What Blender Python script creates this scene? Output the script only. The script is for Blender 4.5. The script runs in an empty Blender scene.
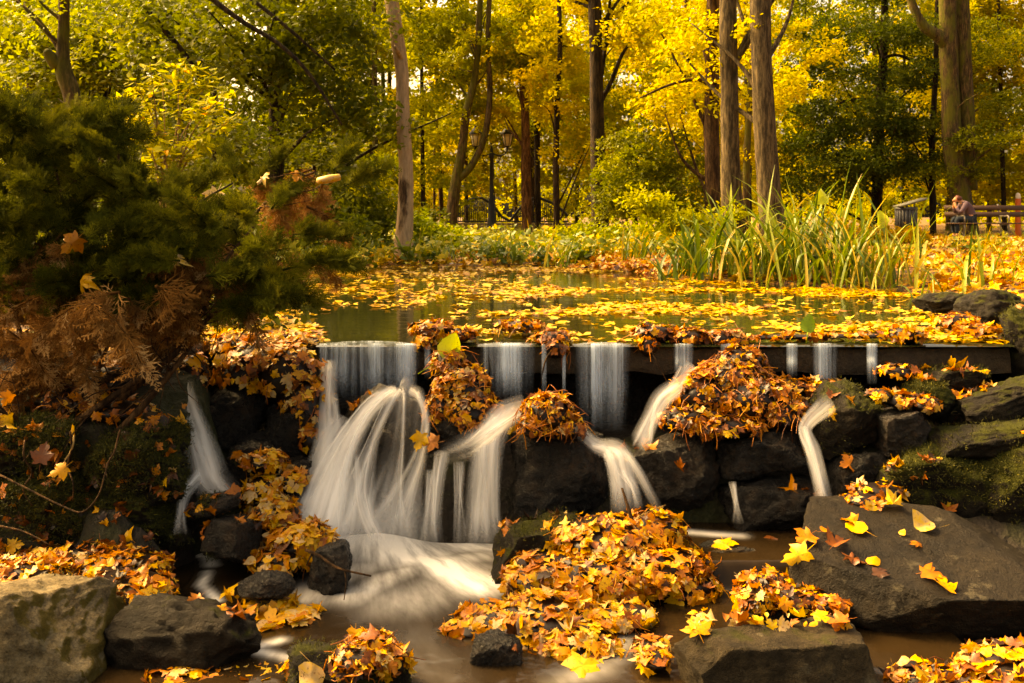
import bpy, math, random
import numpy as np
from mathutils import Vector, Matrix, Euler

scene = bpy.context.scene
col = scene.collection
R = math.radians

# ---------------------------------------------------------------- camera, sky, sun, exposure
F, H, HY = 1000.0, 0.72, 213.0            # focal length in pixels, eye height over the pond, horizon row
cam_d = bpy.data.cameras.new('camera')
cam_d.sensor_width = 36.0
cam_d.lens = 36.0 * F / 1024.0
cam_d.shift_y = -(341.5 - HY) / 1024.0
cam_d.clip_start = 0.05
cam_d.clip_end = 800
cam_d.dof.use_dof = True
cam_d.dof.focus_distance = 5.2
cam_d.dof.aperture_fstop = 8.0
cam = bpy.data.objects.new('camera', cam_d)
cam.location = (0, 0, H)
cam.rotation_euler = (R(90), 0, 0)
col.objects.link(cam)
scene.camera = cam

SUN_AZ, SUN_EL = R(-62), R(42)            # azimuth from +Y, negative = to the left
world = bpy.data.worlds.new('World')
scene.world = world
world.use_nodes = True
wn = world.node_tree
bg = wn.nodes['Background']
sky = wn.nodes.new('ShaderNodeTexSky')
sky.sky_type = 'NISHITA'
sky.sun_disc = False
sky.sun_elevation = SUN_EL
sky.sun_rotation = SUN_AZ
sky.air_density = 0.6
sky.dust_density = 10.0
sky.ozone_density = 0.0
wn.links.new(sky.outputs['Color'], bg.inputs['Color'])
bg.inputs['Strength'].default_value = 0.15

sl = bpy.data.lights.new('sun', 'SUN')
sl.energy = 1.5
sl.angle = R(20)
sl.color = (1.0, 0.84, 0.58)
sun = bpy.data.objects.new('sun', sl)
d = Vector((math.sin(SUN_AZ) * math.cos(SUN_EL), math.cos(SUN_AZ) * math.cos(SUN_EL), math.sin(SUN_EL)))
sun.rotation_euler = d.to_track_quat('Z', 'Y').to_euler()
col.objects.link(sun)

vs = scene.view_settings
vs.view_transform = 'Standard'
vs.look = 'None'
vs.gamma = 1.0
vs.use_curve_mapping = False
vs.exposure = 2.3
vs.use_white_balance = True
vs.white_balance_temperature = 16000
vs.white_balance_tint = 8

scene.render.engine = 'CYCLES'
cy = scene.cycles
cy.use_denoising = True
cy.max_bounces = 7
cy.diffuse_bounces = 3
cy.glossy_bounces = 3
cy.transmission_bounces = 4
cy.transparent_max_bounces = 16
cy.sample_clamp_indirect = 4.0
cy.caustics_reflective = False
cy.caustics_refractive = False

# ---------------------------------------------------------------- helpers
def W(px, py, Y):
    return np.array([(px - 512.0) / F * Y, Y, H - (py - HY) / F * Y])

def tag(o, label=None, cat=None, group=None, kind=None):
    if label: o['label'] = label
    if cat: o['category'] = cat
    if group: o['group'] = group
    if kind: o['kind'] = kind
    return o

def empty(name, loc, label, cat, group=None, rz=0.0):
    o = bpy.data.objects.new(name, None)
    o.empty_display_size = 0.1
    o.location = tuple(loc)
    o.rotation_euler = (0, 0, rz)
    col.objects.link(o)
    return tag(o, label, cat, group)

def mesh(name, V, Fs, mat=None, parent=None, smooth=False, attrs=None, loc=None):
    """numpy arrays -> one linked mesh object; Fs is one (M,k) array or a list of them.  V is in world space;
    loc (or the parent's location) becomes the origin"""
    if not isinstance(Fs, (list, tuple)): Fs = [Fs]
    Fs = [np.asarray(f, dtype=np.int32) for f in Fs if len(f)]
    V = np.asarray(V, dtype=np.float64)
    org = np.zeros(3)
    if parent is not None:
        p = parent
        while p is not None:
            org = org + np.array(p.location); p = p.parent
    if loc is not None and parent is None:
        org = np.array(loc, dtype=float)
    V = (V - org).astype(np.float32)
    me = bpy.data.meshes.new(name)
    nl = sum(f.size for f in Fs); nf = sum(len(f) for f in Fs)
    me.vertices.add(len(V)); me.vertices.foreach_set('co', V.ravel())
    me.loops.add(nl); me.loops.foreach_set('vertex_index', np.concatenate([f.ravel() for f in Fs]))
    tot = np.concatenate([np.full(len(f), f.shape[1], dtype=np.int32) for f in Fs])
    st = np.concatenate([[0], np.cumsum(tot)[:-1]]).astype(np.int32)
    me.polygons.add(nf); me.polygons.foreach_set('loop_start', st)
    if smooth: me.polygons.foreach_set('use_smooth', np.ones(nf, dtype=bool))
    me.update(calc_edges=True)
    for k, a in (attrs or {}).items():
        at = me.attributes.new(k, 'FLOAT', 'POINT')
        at.data.foreach_set('value', np.asarray(a, dtype=np.float32))
    if mat: me.materials.append(mat)
    o = bpy.data.objects.new(name, me)
    col.objects.link(o)
    if parent is not None: o.parent = parent
    elif loc is not None: o.location = tuple(loc)
    return o

class Geo:
    """collects pieces into one mesh"""
    def __init__(s): s.V = []; s.F = {}; s.n = 0; s.A = []
    def add(s, V, Fs, a=None):
        if not isinstance(Fs, (list, tuple)): Fs = [Fs]
        V = np.asarray(V, dtype=np.float64)
        for f in Fs:
            f = np.asarray(f, dtype=np.int32)
            if len(f): s.F.setdefault(f.shape[1], []).append(f + s.n)
        s.V.append(V); s.n += len(V)
        s.A.append(np.full(len(V), 0.5) if a is None else np.broadcast_to(np.asarray(a, dtype=np.float64), (len(V),)))
        return s
    def box(s, c, d, rot=None, a=None):
        c = np.array(c, float); d = np.array(d, float) / 2
        v = np.array([[x, y, z] for x in (-1, 1) for y in (-1, 1) for z in (-1, 1)], float) * d
        if rot is not None: v = v @ np.array(Euler(rot).to_matrix()).T
        f = np.array([[0, 1, 3, 2], [4, 6, 7, 5], [0, 4, 5, 1], [2, 3, 7, 6], [0, 2, 6, 4], [1, 5, 7, 3]])
        return s.add(v + c, f, a)
    def tube(s, pts, rad, n=8, a=None, cap=True, sub=0):
        v, f = tube(pts, rad, n, cap, sub)
        return s.add(v, f, a)
    def build(s, name, mat=None, parent=None, smooth=False, loc=None, attr=True):
        V = np.concatenate(s.V); Fs = [np.concatenate(x) for x in s.F.values()]
        return mesh(name, V, Fs, mat, parent, smooth, {'rnd': np.concatenate(s.A)} if attr else None, loc)

def catmull(P, k):
    P = np.asarray(P, float)
    if k <= 1 or len(P) < 3: 
        if k <= 1: return P
        t = np.linspace(0, len(P) - 1, (len(P) - 1) * k + 1)
        return np.stack([np.interp(t, np.arange(len(P)), P[:, j]) for j in range(P.shape[1])], 1)
    Q = np.vstack([2 * P[0] - P[1], P, 2 * P[-1] - P[-2]])
    out = []
    for i in range(1, len(Q) - 2):
        p0, p1, p2, p3 = Q[i - 1], Q[i], Q[i + 1], Q[i + 2]
        for t in np.linspace(0, 1, k, endpoint=False):
            out.append(0.5 * (2 * p1 + (p2 - p0) * t + (2 * p0 - 5 * p1 + 4 * p2 - p3) * t * t + (3 * p1 - p0 - 3 * p2 + p3) * t ** 3))
    out.append(P[-1])
    return np.array(out)

def tube(pts, rad, n=8, cap=True, sub=0, bump=0.0, seed=0):
    pts = np.asarray(pts, float)
    rad = np.broadcast_to(np.asarray(rad, float), (len(pts),))
    if sub > 1:
        q = catmull(np.column_stack([pts, rad]), sub); pts, rad = q[:, :3], np.maximum(q[:, 3], 1e-4)
    m = len(pts)
    T = np.gradient(pts, axis=0); T /= np.linalg.norm(T, axis=1)[:, None] + 1e-12
    ref = np.array([0.0, 1.0, 0.0]) if abs(T[0][1]) < 0.8 else np.array([1.0, 0, 0])
    u = np.cross(T, ref); u /= np.linalg.norm(u, axis=1)[:, None] + 1e-12
    w = np.cross(T, u)
    an = np.linspace(0, 2 * np.pi, n, endpoint=False)
    r = rad[:, None] * np.ones(n)
    V = pts[:, None, :] + r[..., None] * (np.cos(an)[None, :, None] * u[:, None, :] + np.sin(an)[None, :, None] * w[:, None, :])
    if bump > 0:
        nz = fbm(V.reshape(-1, 3) * np.array([1, 1, 0.45]), 2.2 / max(rad.max(), .02) * .35, 3, seed).reshape(m, n)
        V = pts[:, None, :] + (V - pts[:, None, :]) * (1 + bump * (nz[..., None] - .5) * 2)
    V = V.reshape(-1, 3)
    i = np.arange(m - 1)[:, None] * n; j = np.arange(n)[None, :]; j2 = (j + 1) % n
    q = np.stack([i + j, i + j2, i + n + j2, i + n + j], -1).reshape(-1, 4)
    Fs = [q]
    if cap:
        c0, c1 = len(V), len(V) + 1
        V = np.vstack([V, pts[0], pts[-1]])
        k = np.arange(n); k2 = (k + 1) % n
        Fs.append(np.vstack([np.stack([k2, k, np.full(n, c0)], 1), np.stack([k + (m - 1) * n, k2 + (m - 1) * n, np.full(n, c1)], 1)]))
    return V, Fs

def vnoise(P, seed=0):
    P = np.asarray(P, float)
    i = np.floor(P).astype(np.int64); f = P - i; f = f * f * (3 - 2 * f)
    def h(dx, dy, dz):
        n = (i[:, 0] + dx) * 374761393 + (i[:, 1] + dy) * 668265263 + (i[:, 2] + dz) * 1274126177 + seed * 974634777
        n = n & 0xFFFFFFFF
        n = ((n ^ (n >> 13)) * 1274126177) & 0xFFFFFFFF
        n = (n ^ (n >> 16)) & 0xFFFFFF
        return n / float(0xFFFFFF)
    x, y, z = f[:, 0], f[:, 1], f[:, 2]
    a = h(0,0,0)*(1-x)+h(1,0,0)*x; b = h(0,1,0)*(1-x)+h(1,1,0)*x
    c = h(0,0,1)*(1-x)+h(1,0,1)*x; e = h(0,1,1)*(1-x)+h(1,1,1)*x
    return (a*(1-y)+b*y)*(1-z) + (c*(1-y)+e*y)*z

def fbm(P, scale=1.0, octv=4, seed=0):
    P = np.asarray(P, float) * scale
    s = 0; a = 1; t = 0
    for k in range(octv):
        s = s + a * vnoise(P + k * 17.3, seed + k); t += a; a *= 0.5; P = P * 2.03
    return s / t

def smooth01(x, a, b):
    t = np.clip((x - a) / (b - a), 0, 1)
    return t * t * (3 - 2 * t)

# ---------------------------------------------------------------- materials
def nt(name):
    m = bpy.data.materials.new(name); m.use_nodes = True
    t = m.node_tree; t.nodes.clear()
    out = t.nodes.new('ShaderNodeOutputMaterial')
    return m, t, out

def N(t, kind, **kw):
    n = t.nodes.new('ShaderNode' + kind)
    for k, v in kw.items():
        if hasattr(n, k): setattr(n, k, v)
        else: n.inputs[k.replace('_', ' ')].default_value = v
    return n

def ramp(t, fac, stops, interp='LINEAR'):
    r = t.nodes.new('ShaderNodeValToRGB'); r.color_ramp.interpolation = interp
    e = r.color_ramp.elements
    while len(e) < len(stops): e.new(0.5)
    for k, (p, c) in enumerate(stops):
        e[k].position = p; e[k].color = (*c, 1) if len(c) == 3 else c
    if fac is not None: t.links.new(fac, r.inputs['Fac'])
    return r

def mixc(t, fac, a, b, mode='MIX'):
    n = t.nodes.new('ShaderNodeMix'); n.data_type = 'RGBA'; n.blend_type = mode
    for sock, v in ((n.inputs[0], fac), (n.inputs[6], a), (n.inputs[7], b)):
        if isinstance(v, (int, float)): sock.default_value = v
        elif isinstance(v, tuple): sock.default_value = (*v, 1)
        else: t.links.new(v, sock)
    return n.outputs[2]

def math_(t, op, a, b=None, clamp=False):
    n = t.nodes.new('ShaderNodeMath'); n.operation = op; n.use_clamp = clamp
    for i, v in enumerate((a, b)):
        if v is None: continue
        if isinstance(v, (int, float)): n.inputs[i].default_value = v
        else: t.links.new(v, n.inputs[i])
    return n.outputs[0]

def noise(t, vec, scale, detail=4, rough=0.55):
    n = N(t, 'TexNoise'); n.inputs['Scale'].default_value = scale
    n.inputs['Detail'].default_value = detail; n.inputs['Roughness'].default_value = rough
    if vec is not None: t.links.new(vec, n.inputs['Vector'])
    return n.outputs['Fac']

def coords(t, which='Object', scale=None):
    c = t.nodes.new('ShaderNodeTexCoord').outputs[which]
    if scale:
        mp = t.nodes.new('ShaderNodeMapping'); mp.inputs['Scale'].default_value = scale
        t.links.new(c, mp.inputs['Vector']); return mp.outputs[0]
    return c

def bump(t, h, strength=0.5, dist=0.02):
    b = t.nodes.new('ShaderNodeBump'); b.inputs['Strength'].default_value = strength; b.inputs['Distance'].default_value = dist
    t.links.new(h, b.inputs['Height']); return b.outputs[0]

def pbsdf(t, base, rough=0.7, spec=0.4, normal=None, metallic=0.0):
    p = t.nodes.new('ShaderNodeBsdfPrincipled')
    if isinstance(base, tuple): p.inputs['Base Color'].default_value = (*base, 1)
    else: t.links.new(base, p.inputs['Base Color'])
    if isinstance(rough, (int, float)): p.inputs['Roughness'].default_value = rough
    else: t.links.new(rough, p.inputs['Roughness'])
    p.inputs['Specular IOR Level'].default_value = spec
    p.inputs['Metallic'].default_value = metallic
    if normal is not None: t.links.new(normal, p.inputs['Normal'])
    return p

def simple(name, c, rough=0.6, spec=0.4, metallic=0.0, var=0.25, scale=30):
    m, t, out = nt(name)
    nz = noise(t, coords(t), scale)
    cc = mixc(t, nz, tuple(x * (1 - var) for x in c), tuple(min(1, x * (1 + var)) for x in c))
    p = pbsdf(t, cc, rough, spec, bump(t, nz, 0.2, 0.005), metallic)
    t.links.new(p.outputs[0], out.inputs[0]); return m

def leaf_mat(name, stops, transl=0.35, rough=0.45, spec=0.35):
    """dead or living leaves: colour by the leaf's own random value"""
    m, t, out = nt(name)
    a = N(t, 'Attribute', attribute_name='rnd').outputs['Fac']
    nz = noise(t, coords(t), 38, 3)
    c = ramp(t, math_(t, 'ADD', a, math_(t, 'MULTIPLY', math_(t, 'SUBTRACT', nz, 0.5), 0.24)), stops).outputs[0]
    spots = ramp(t, noise(t, coords(t), 90, 2), [(0.58, (1, 1, 1)), (0.72, (0.45, 0.3, 0.2))]).outputs[0]
    c = mixc(t, 1.0, c, spots, 'MULTIPLY')
    p = pbsdf(t, c, rough, spec, bump(t, noise(t, coords(t), 140, 2), 0.25, 0.004))
    tr = t.nodes.new('ShaderNodeBsdfTranslucent'); t.links.new(c, tr.inputs['Color'])
    mx = t.nodes.new('ShaderNodeMixShader'); mx.inputs[0].default_value = transl
    t.links.new(p.outputs[0], mx.inputs[1]); t.links.new(tr.outputs[0], mx.inputs[2])
    t.links.new(mx.outputs[0], out.inputs[0]); return m

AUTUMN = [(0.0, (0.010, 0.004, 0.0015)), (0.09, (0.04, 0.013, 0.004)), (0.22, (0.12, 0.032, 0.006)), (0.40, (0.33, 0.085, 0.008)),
          (0.6, (0.52, 0.17, 0.010)), (0.8, (0.62, 0.30, 0.015)), (0.93, (0.64, 0.38, 0.03)), (1.0, (0.52, 0.34, 0.16))]
M_leaf = leaf_mat('autumn_leaf', AUTUMN, 0.25)
M_float = leaf_mat('floating_leaf', [(0.0, (0.10, 0.035, 0.008)), (0.2, (0.34, 0.12, 0.012)), (0.45, (0.52, 0.26, 0.018)), (0.8, (0.56, 0.36, 0.025)), (1.0, (0.45, 0.37, 0.06))], 0.15, 0.3)
M_dead = leaf_mat('dead_frond', [(0, (0.08, 0.034, 0.010)), (0.5, (0.26, 0.115, 0.032)), (1, (0.42, 0.25, 0.11))], 0.2, 0.9, 0.05)
M_conifer = leaf_mat('conifer_frond', [(0, (0.020, 0.026, 0.004)), (0.5, (0.066, 0.073, 0.008)), (1, (0.19, 0.175, 0.020))], 0.25, 0.9, 0.04)
M_reed = leaf_mat('strap_leaf', [(0, (0.04, 0.08, 0.008)), (0.5, (0.12, 0.18, 0.015)), (0.85, (0.26, 0.29, 0.035)), (1, (0.42, 0.30, 0.05))], 0.35, 0.4)
M_under = leaf_mat('undergrowth_leaf', [(0, (0.06, 0.10, 0.010)), (0.4, (0.15, 0.20, 0.015)), (0.7, (0.36, 0.32, 0.02)), (1, (0.62, 0.38, 0.02))], 0.4, 0.5)
M_sap = leaf_mat('sapling_leaf', [(0, (0.16, 0.17, 0.012)), (0.5, (0.34, 0.31, 0.016)), (0.9, (0.5, 0.40, 0.025)), (1, (0.6, 0.22, 0.02))], 0.5, 0.7, 0.1)
M_green = leaf_mat('fresh_leaf', [(0, (0.08, 0.16, 0.01)), (0.5, (0.26, 0.34, 0.02)), (1, (0.40, 0.42, 0.04))], 0.35, 0.35)

def crown_mat():
    m, t, out = nt('tree_foliage')
    a = N(t, 'Attribute', attribute_name='rnd').outputs['Fac']
    oc = t.nodes.new('ShaderNodeObjectInfo').outputs['Color']
    hs = t.nodes.new('ShaderNodeHueSaturation'); t.links.new(oc, hs.inputs['Color'])
    t.links.new(math_(t, 'ADD', math_(t, 'MULTIPLY', a, -0.05), 0.525), hs.inputs['Hue'])
    t.links.new(math_(t, 'ADD', math_(t, 'MULTIPLY', a, 1.0), 0.5), hs.inputs['Value'])
    c = hs.outputs[0]
    p = pbsdf(t, c, 0.6, 0.15)
    tr = t.nodes.new('ShaderNodeBsdfTranslucent'); t.links.new(c, tr.inputs['Color'])
    mx = t.nodes.new('ShaderNodeMixShader'); mx.inputs[0].default_value = 0.5
    t.links.new(p.outputs[0], mx.inputs[1]); t.links.new(tr.outputs[0], mx.inputs[2])
    t.links.new(mx.outputs[0], out.inputs[0]); return m
M_crown = crown_mat()

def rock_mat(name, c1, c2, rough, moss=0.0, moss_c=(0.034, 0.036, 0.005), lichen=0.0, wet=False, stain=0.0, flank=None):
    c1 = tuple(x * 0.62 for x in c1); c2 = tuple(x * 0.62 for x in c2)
    m, t, out = nt(name)
    co = coords(t)
    n1 = noise(t, co, 3.5, 8, 0.6); n2 = noise(t, co, 22, 8, 0.72); n3 = noise(t, co, 110, 4, 0.7)
    c = mixc(t, ramp(t, n1, [(0.32, (0, 0, 0)), (0.68, (1, 1, 1))]).outputs[0], c1, c2)
    c = mixc(t, ramp(t, n2, [(0.35, (0, 0, 0)), (0.62, (1, 1, 1))]).outputs[0], mixc(t, 1.0, c, (0.38, 0.34, 0.28), 'MULTIPLY'), c)
    c = mixc(t, ramp(t, n3, [(0.40, (1, 1, 1)), (0.66, (0, 0, 0))]).outputs[0], c, mixc(t, 1.0, c, (1.7, 1.6, 1.4), 'MULTIPLY'))
    if stain:
        sm = ramp(t, noise(t, co, 5.5, 7, 0.7), [(0.52, (0, 0, 0)), (0.66, (1, 1, 1))]).outputs[0]
        c = mixc(t, math_(t, 'MULTIPLY', sm, stain), c, mixc(t, n2, (0.012, 0.006, 0.0025), (0.06, 0.028, 0.010)))
    if flank:
        gn_ = t.nodes.new('ShaderNodeNewGeometry'); sn_ = t.nodes.new('ShaderNodeSeparateXYZ'); t.links.new(gn_.outputs['Normal'], sn_.inputs[0])
        fm = ramp(t, math_(t, 'ADD', sn_.outputs['X'], math_(t, 'MULTIPLY', n1, 0.5)), [(0.85, (0, 0, 0)), (1.05, (1, 1, 1))]).outputs[0]
        c = mixc(t, math_(t, 'MULTIPLY', fm, 0.85), c, mixc(t, n2, tuple(x * .5 for x in flank), flank))
    if lichen:
        lm = ramp(t, noise(t, co, 9, 5, 0.7), [(0.60, (0, 0, 0)), (0.66, (1, 1, 1))]).outputs[0]
        c = mixc(t, math_(t, 'MULTIPLY', lm, lichen), c, (0.20, 0.17, 0.11))
    r = rough
    if moss > 0:
        g = t.nodes.new('ShaderNodeNewGeometry')
        s = t.nodes.new('ShaderNodeSeparateXYZ'); t.links.new(g.outputs['Normal'], s.inputs[0])
        mm = math_(t, 'ADD', math_(t, 'MULTIPLY', s.outputs['Z'], 0.25), noise(t, co, 6, 6, 0.65))
        mk = ramp(t, mm, [(0.78 - 0.45 * moss, (0, 0, 0)), (0.90 - 0.45 * moss, (1, 1, 1))]).outputs[0]
        mc = mixc(t, n3, tuple(x * 0.35 for x in moss_c), tuple(x * 1.5 for x in moss_c))
        c = mixc(t, mk, c, mc)
        r = math_(t, 'ADD', math_(t, 'MULTIPLY', mk, 0.95 - rough), rough)
    elif wet:
        r = math_(t, 'ADD', math_(t, 'MULTIPLY', n2, 0.5), rough - 0.16)
    hh = math_(t, 'ADD', math_(t, 'MULTIPLY', n2, 0.7), math_(t, 'MULTIPLY', n3, 0.35))
    p = pbsdf(t, c, r, 0.34 if wet else 0.14, bump(t, hh, 1.0, 0.04))
    t.links.new(p.outputs[0], out.inputs[0]); return m

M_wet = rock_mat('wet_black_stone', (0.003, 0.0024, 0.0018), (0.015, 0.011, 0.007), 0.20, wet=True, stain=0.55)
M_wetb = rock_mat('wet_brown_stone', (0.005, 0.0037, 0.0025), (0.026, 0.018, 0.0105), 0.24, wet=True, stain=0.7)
M_dry = rock_mat('dry_grey_stone', (0.12, 0.095, 0.06), (0.34, 0.275, 0.175), 0.85, moss=0.0, lichen=0.6, flank=(0.12, 0.085, 0.010))
M_slab = rock_mat('dark_weathered_stone', (0.007, 0.005, 0.003), (0.032, 0.0235, 0.014), 0.5, moss=0.0, lichen=0.25)
M_block = rock_mat('grey_block_stone', (0.018, 0.0135, 0.0075), (0.085, 0.064, 0.037), 0.75, moss=0.05, lichen=0.3)
M_mossy = rock_mat('mossy_stone', (0.006, 0.005, 0.0034), (0.022, 0.017, 0.0105), 0.8, moss=0.6)
M_mossy2 = rock_mat('half_mossy_stone', (0.008, 0.0064, 0.0043), (0.028, 0.0215, 0.0138), 0.7, moss=0.3)
M_wedge = rock_mat('damp_dark_stone', (0.006, 0.0044, 0.0028), (0.026, 0.0185, 0.011), 0.6, moss=0.02)
M_ledge = rock_mat('wet_ledge_stone', (0.03, 0.019, 0.010), (0.085, 0.056, 0.029), 0.45, moss=0.05, wet=True)

def bark_mat(name, dark, light, pale=None, moss=0.0):
    m, t, out = nt(name)
    co = coords(t, 'Object', (9, 9, 1.6))
    n1 = noise(t, co, 2.4, 9, 0.72)
    n2 = noise(t, coords(t, 'Object', (2.2, 2.2, 0.9)), 1.6, 5)
    c = ramp(t, n1, [(0.34, tuple(x * .5 for x in dark)), (0.46, dark), (0.62, light)]).outputs[0]
    if pale:
        c = mixc(t, ramp(t, n2, [(0.36, (0, 0, 0)), (0.44, (1, 1, 1))]).outputs[0], c, mixc(t, ramp(t, n1, [(0.3, (0, 0, 0)), (0.6, (1, 1, 1))]).outputs[0], tuple(x * .45 for x in pale), pale))
    if moss:
        c = mixc(t, math_(t, 'MULTIPLY', ramp(t, n2, [(0.45, (0, 0, 0)), (0.6, (1, 1, 1))]).outputs[0], moss), c, (0.085, 0.085, 0.012))
    p = pbsdf(t, c, 0.9, 0.12, bump(t, n1, 1.0, 0.05))
    t.links.new(p.outputs[0], out.inputs[0]); return m
B_brown = bark_mat('brown_bark', (0.035, 0.018, 0.009), (0.13, 0.07, 0.032))
B_dark = bark_mat('dark_bark', (0.014, 0.009, 0.005), (0.055, 0.034, 0.016))
B_grey = bark_mat('grey_brown_bark', (0.05, 0.036, 0.020), (0.17, 0.120, 0.062))
B_red = bark_mat('reddish_bark', (0.07, 0.03, 0.012), (0.24, 0.115, 0.045))
B_peel = bark_mat('peeling_bark', (0.045, 0.025, 0.014), (0.15, 0.085, 0.045), pale=(0.46, 0.31, 0.19))
B_moss = bark_mat('mossy_bark', (0.04, 0.026, 0.012), (0.14, 0.085, 0.035), moss=0.8)
B_twig = bark_mat('twig_bark', (0.035, 0.018, 0.009), (0.14, 0.070, 0.030))
B_pale = bark_mat('pale_twig_bark', (0.16, 0.09, 0.03), (0.42, 0.27, 0.11))

# ---------------------------------------------------------------- leaf geometry
_h = [(0.0, 0.05), (0.17, -0.04), (0.40, -0.05), (0.33, 0.10), (0.47, 0.20), (0.64, 0.47), (0.46, 0.45), (0.37, 0.56), (0.18, 0.49),
      (0.27, 0.70), (0.21, 0.80), (0.09, 0.82), (0.0, 1.0)]
_out = _h + [(-x, y) for x, y in _h[-2:0:-1]]
T_MAPLE = np.array([(0, 0.34)] + _out + [(-0.012, 0.05), (0.012, 0.05), (0.04, -0.35), (0.025, -0.35)], float)
_n = len(_out)
TF_MAPLE = np.array([[0, 1 + i, 1 + (i + 1) % _n] for i in range(_n)] + [[_n + 1, _n + 4, _n + 2], [_n + 2, _n + 4, _n + 3]])
_hs = [(0.0, 0.0), (0.34, -0.02), (0.30, 0.14), (0.58, 0.44), (0.22, 0.5), (0.2, 0.76), (0, 1.0)]
_os = _hs + [(-x, y) for x, y in _hs[-2:0:-1]]
T_STAR = np.array([(0, 0.32)] + _os, float)
TF_STAR = np.array([[0, 1 + i, 1 + (i + 1) % len(_os)] for i in range(len(_os))])
T_OVAL = np.array([(0, 0), (0.30, 0.30), (0.24, 0.66), (0, 1.0), (-0.24, 0.66), (-0.30, 0.30)], float)
TF_OVAL = np.array([[0, 1, 2], [0, 2, 3], [0, 3, 4], [0, 4, 5]])
_ob = [(0, 0), (0.2, 0.02), (0.38, 0.16), (0.45, 0.38), (0.36, 0.64), (0.18, 0.86), (0, 1.0)]
_oo = _ob + [(-x, y) for x, y in _ob[-2:0:-1]]
T_BROAD = np.array([(0, 0.42)] + _oo + [(-0.012, 0.0), (0.012, 0.0), (0.04, -0.5), (0.02, -0.5)], float)
TF_BROAD = np.array([[0, 1 + i, 1 + (i + 1) % len(_oo)] for i in range(len(_oo))] + [[len(_oo) + 1, len(_oo) + 4, len(_oo) + 2], [len(_oo) + 2, len(_oo) + 4, len(_oo) + 3]])
T_LANCE = np.array([(0, 0), (0.13, 0.3), (0.11, 0.65), (0, 1.0), (-0.11, 0.65), (-0.13, 0.3)], float)

def leaves(P, Nr, size, rng, T=T_MAPLE, TF=TF_MAPLE, curl=0.5, axis=None):
    n = len(P)
    Nr = Nr / (np.linalg.norm(Nr, axis=1)[:, None] + 1e-9)
    a = rng.normal(size=(n, 3)) if axis is None else np.asarray(axis, float) + 0
    b = a - (a * Nr).sum(1)[:, None] * Nr
    b /= np.linalg.norm(b, axis=1)[:, None] + 1e-9
    tt = np.cross(b, Nr)
    x = T[:, 0][None, :]; y = T[:, 1][None, :] - 0.35
    k = rng.normal(size=(n, 4)) * curl
    wid = rng.uniform(0.8, 1.1, (n, 1))
    z = k[:, 0:1] * x * x * 1.4 + k[:, 1:2] * y * y + k[:, 2:3] * x * y + k[:, 3:4] * np.sin(x * 9 + y * 7) * 0.10
    V = P[:, None, :] + size[:, None, None] * (wid[..., None] * x[..., None] * tt[:, None, :] + y[..., None] * b[:, None, :] + z[..., None] * Nr[:, None, :])
    FF = (TF[None] + (np.arange(n) * len(T))[:, None, None]).reshape(-1, TF.shape[1])
    return V.reshape(-1, 3), FF, len(T)

def rv(n, k): return np.repeat(n, k)

def tint(rng, n, mean=0.6, sd=0.22):
    return np.clip(rng.normal(mean, sd, n), 0.02, 0.99)

# ---------------------------------------------------------------- ground
def shore(x, y):
    """>0 inside the pond (distance-like), <0 on land"""
    far = np.interp(x, [-8, 0.6, 1.3, 2.0, 2.9, 3.5, 3.9, 4.4], [13.4, 13.5, 12.4, 10.9, 10.0, 9.0, 8.0, 5.0]) + 0.25 * np.sin(x * 2.1) + 0.12 * np.sin(x * 5.3 + 1)
    left = -2.05 - 0.35 * (y - 5.5)
    right = 2.95 + 0.33 * np.clip(y - 5.5, 0, 9)
    return np.minimum(np.minimum(far - y, (x - left)), (right - x))

def ground_z(x, y):
    x = np.asarray(x, float); y = np.asarray(y, float)
    P = np.stack([x, y, x * 0], -1).reshape(-1, 3)
    n1 = fbm(P, 0.9, 4, 3).reshape(x.shape) - .5
    n2 = fbm(P, 5.0, 3, 9).reshape(x.shape) - .5
    s = shore(x, y)
    land = 0.02 + 0.09 * smooth01(-s, 0, 1.2) + 0.03 * smooth01(-s, 1, 6) + 0.10 * n1 * smooth01(-s, 0.2, 3) + 0.04 * n2
    land = land - 0.16 * smooth01(y, 18, 29)
    up = np.where(s > 0, -0.5 * smooth01(s, -0.05, 0.5), land)
    # below the ledge
    bed = -1.14 + 0.08 * n1
    shelf = -0.52 + 0.10 * n2
    mid = bed + (shelf - bed) * smooth01(y, 4.98, 5.18)
    lb = -0.36 + 0.42 * smooth01(y, 4.5, 5.7) + 0.10 * n1 + 0.10 * n2
    lf = -0.97 - 0.05 * n1 + 0.05 * smooth01(-x, 1.4, 2.2)
    left = lf + (lb - lf) * (0.55 * smooth01(y + 0.25 * n1 + .25 * n2, 4.36, 4.50) + 0.45 * smooth01(y + 0.3 * n1 + .3 * n2, 4.62, 4.78))
    rb = -1.0 + 0.66 * smooth01(y + 0.18 * (x - 2.0), 4.05, 5.6) + 0.35 * smooth01(x, 2.6, 3.2) * smooth01(y, 4.8, 5.5) + 0.10 * n1 + 0.08 * n2
    wl = 1 - smooth01(x + 0.3 * n2, -1.72, -1.50)
    wlow = 1 - smooth01(x + 0.2 * n2, -1.62, -1.30)
    wl = np.where(y < 4.45, wlow, wl)
    wr = smooth01(x + 0.2 * n2, 1.35, 1.75)
    dn = mid * (1 - wl) * (1 - wr) + left * wl + rb * wr
    dn = np.where(y < 3.2, dn - 0.1 * (3.2 - y), dn)
    t = smooth01(y, 5.62, 5.74)
    return dn * (1 - t) + up * t

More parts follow.
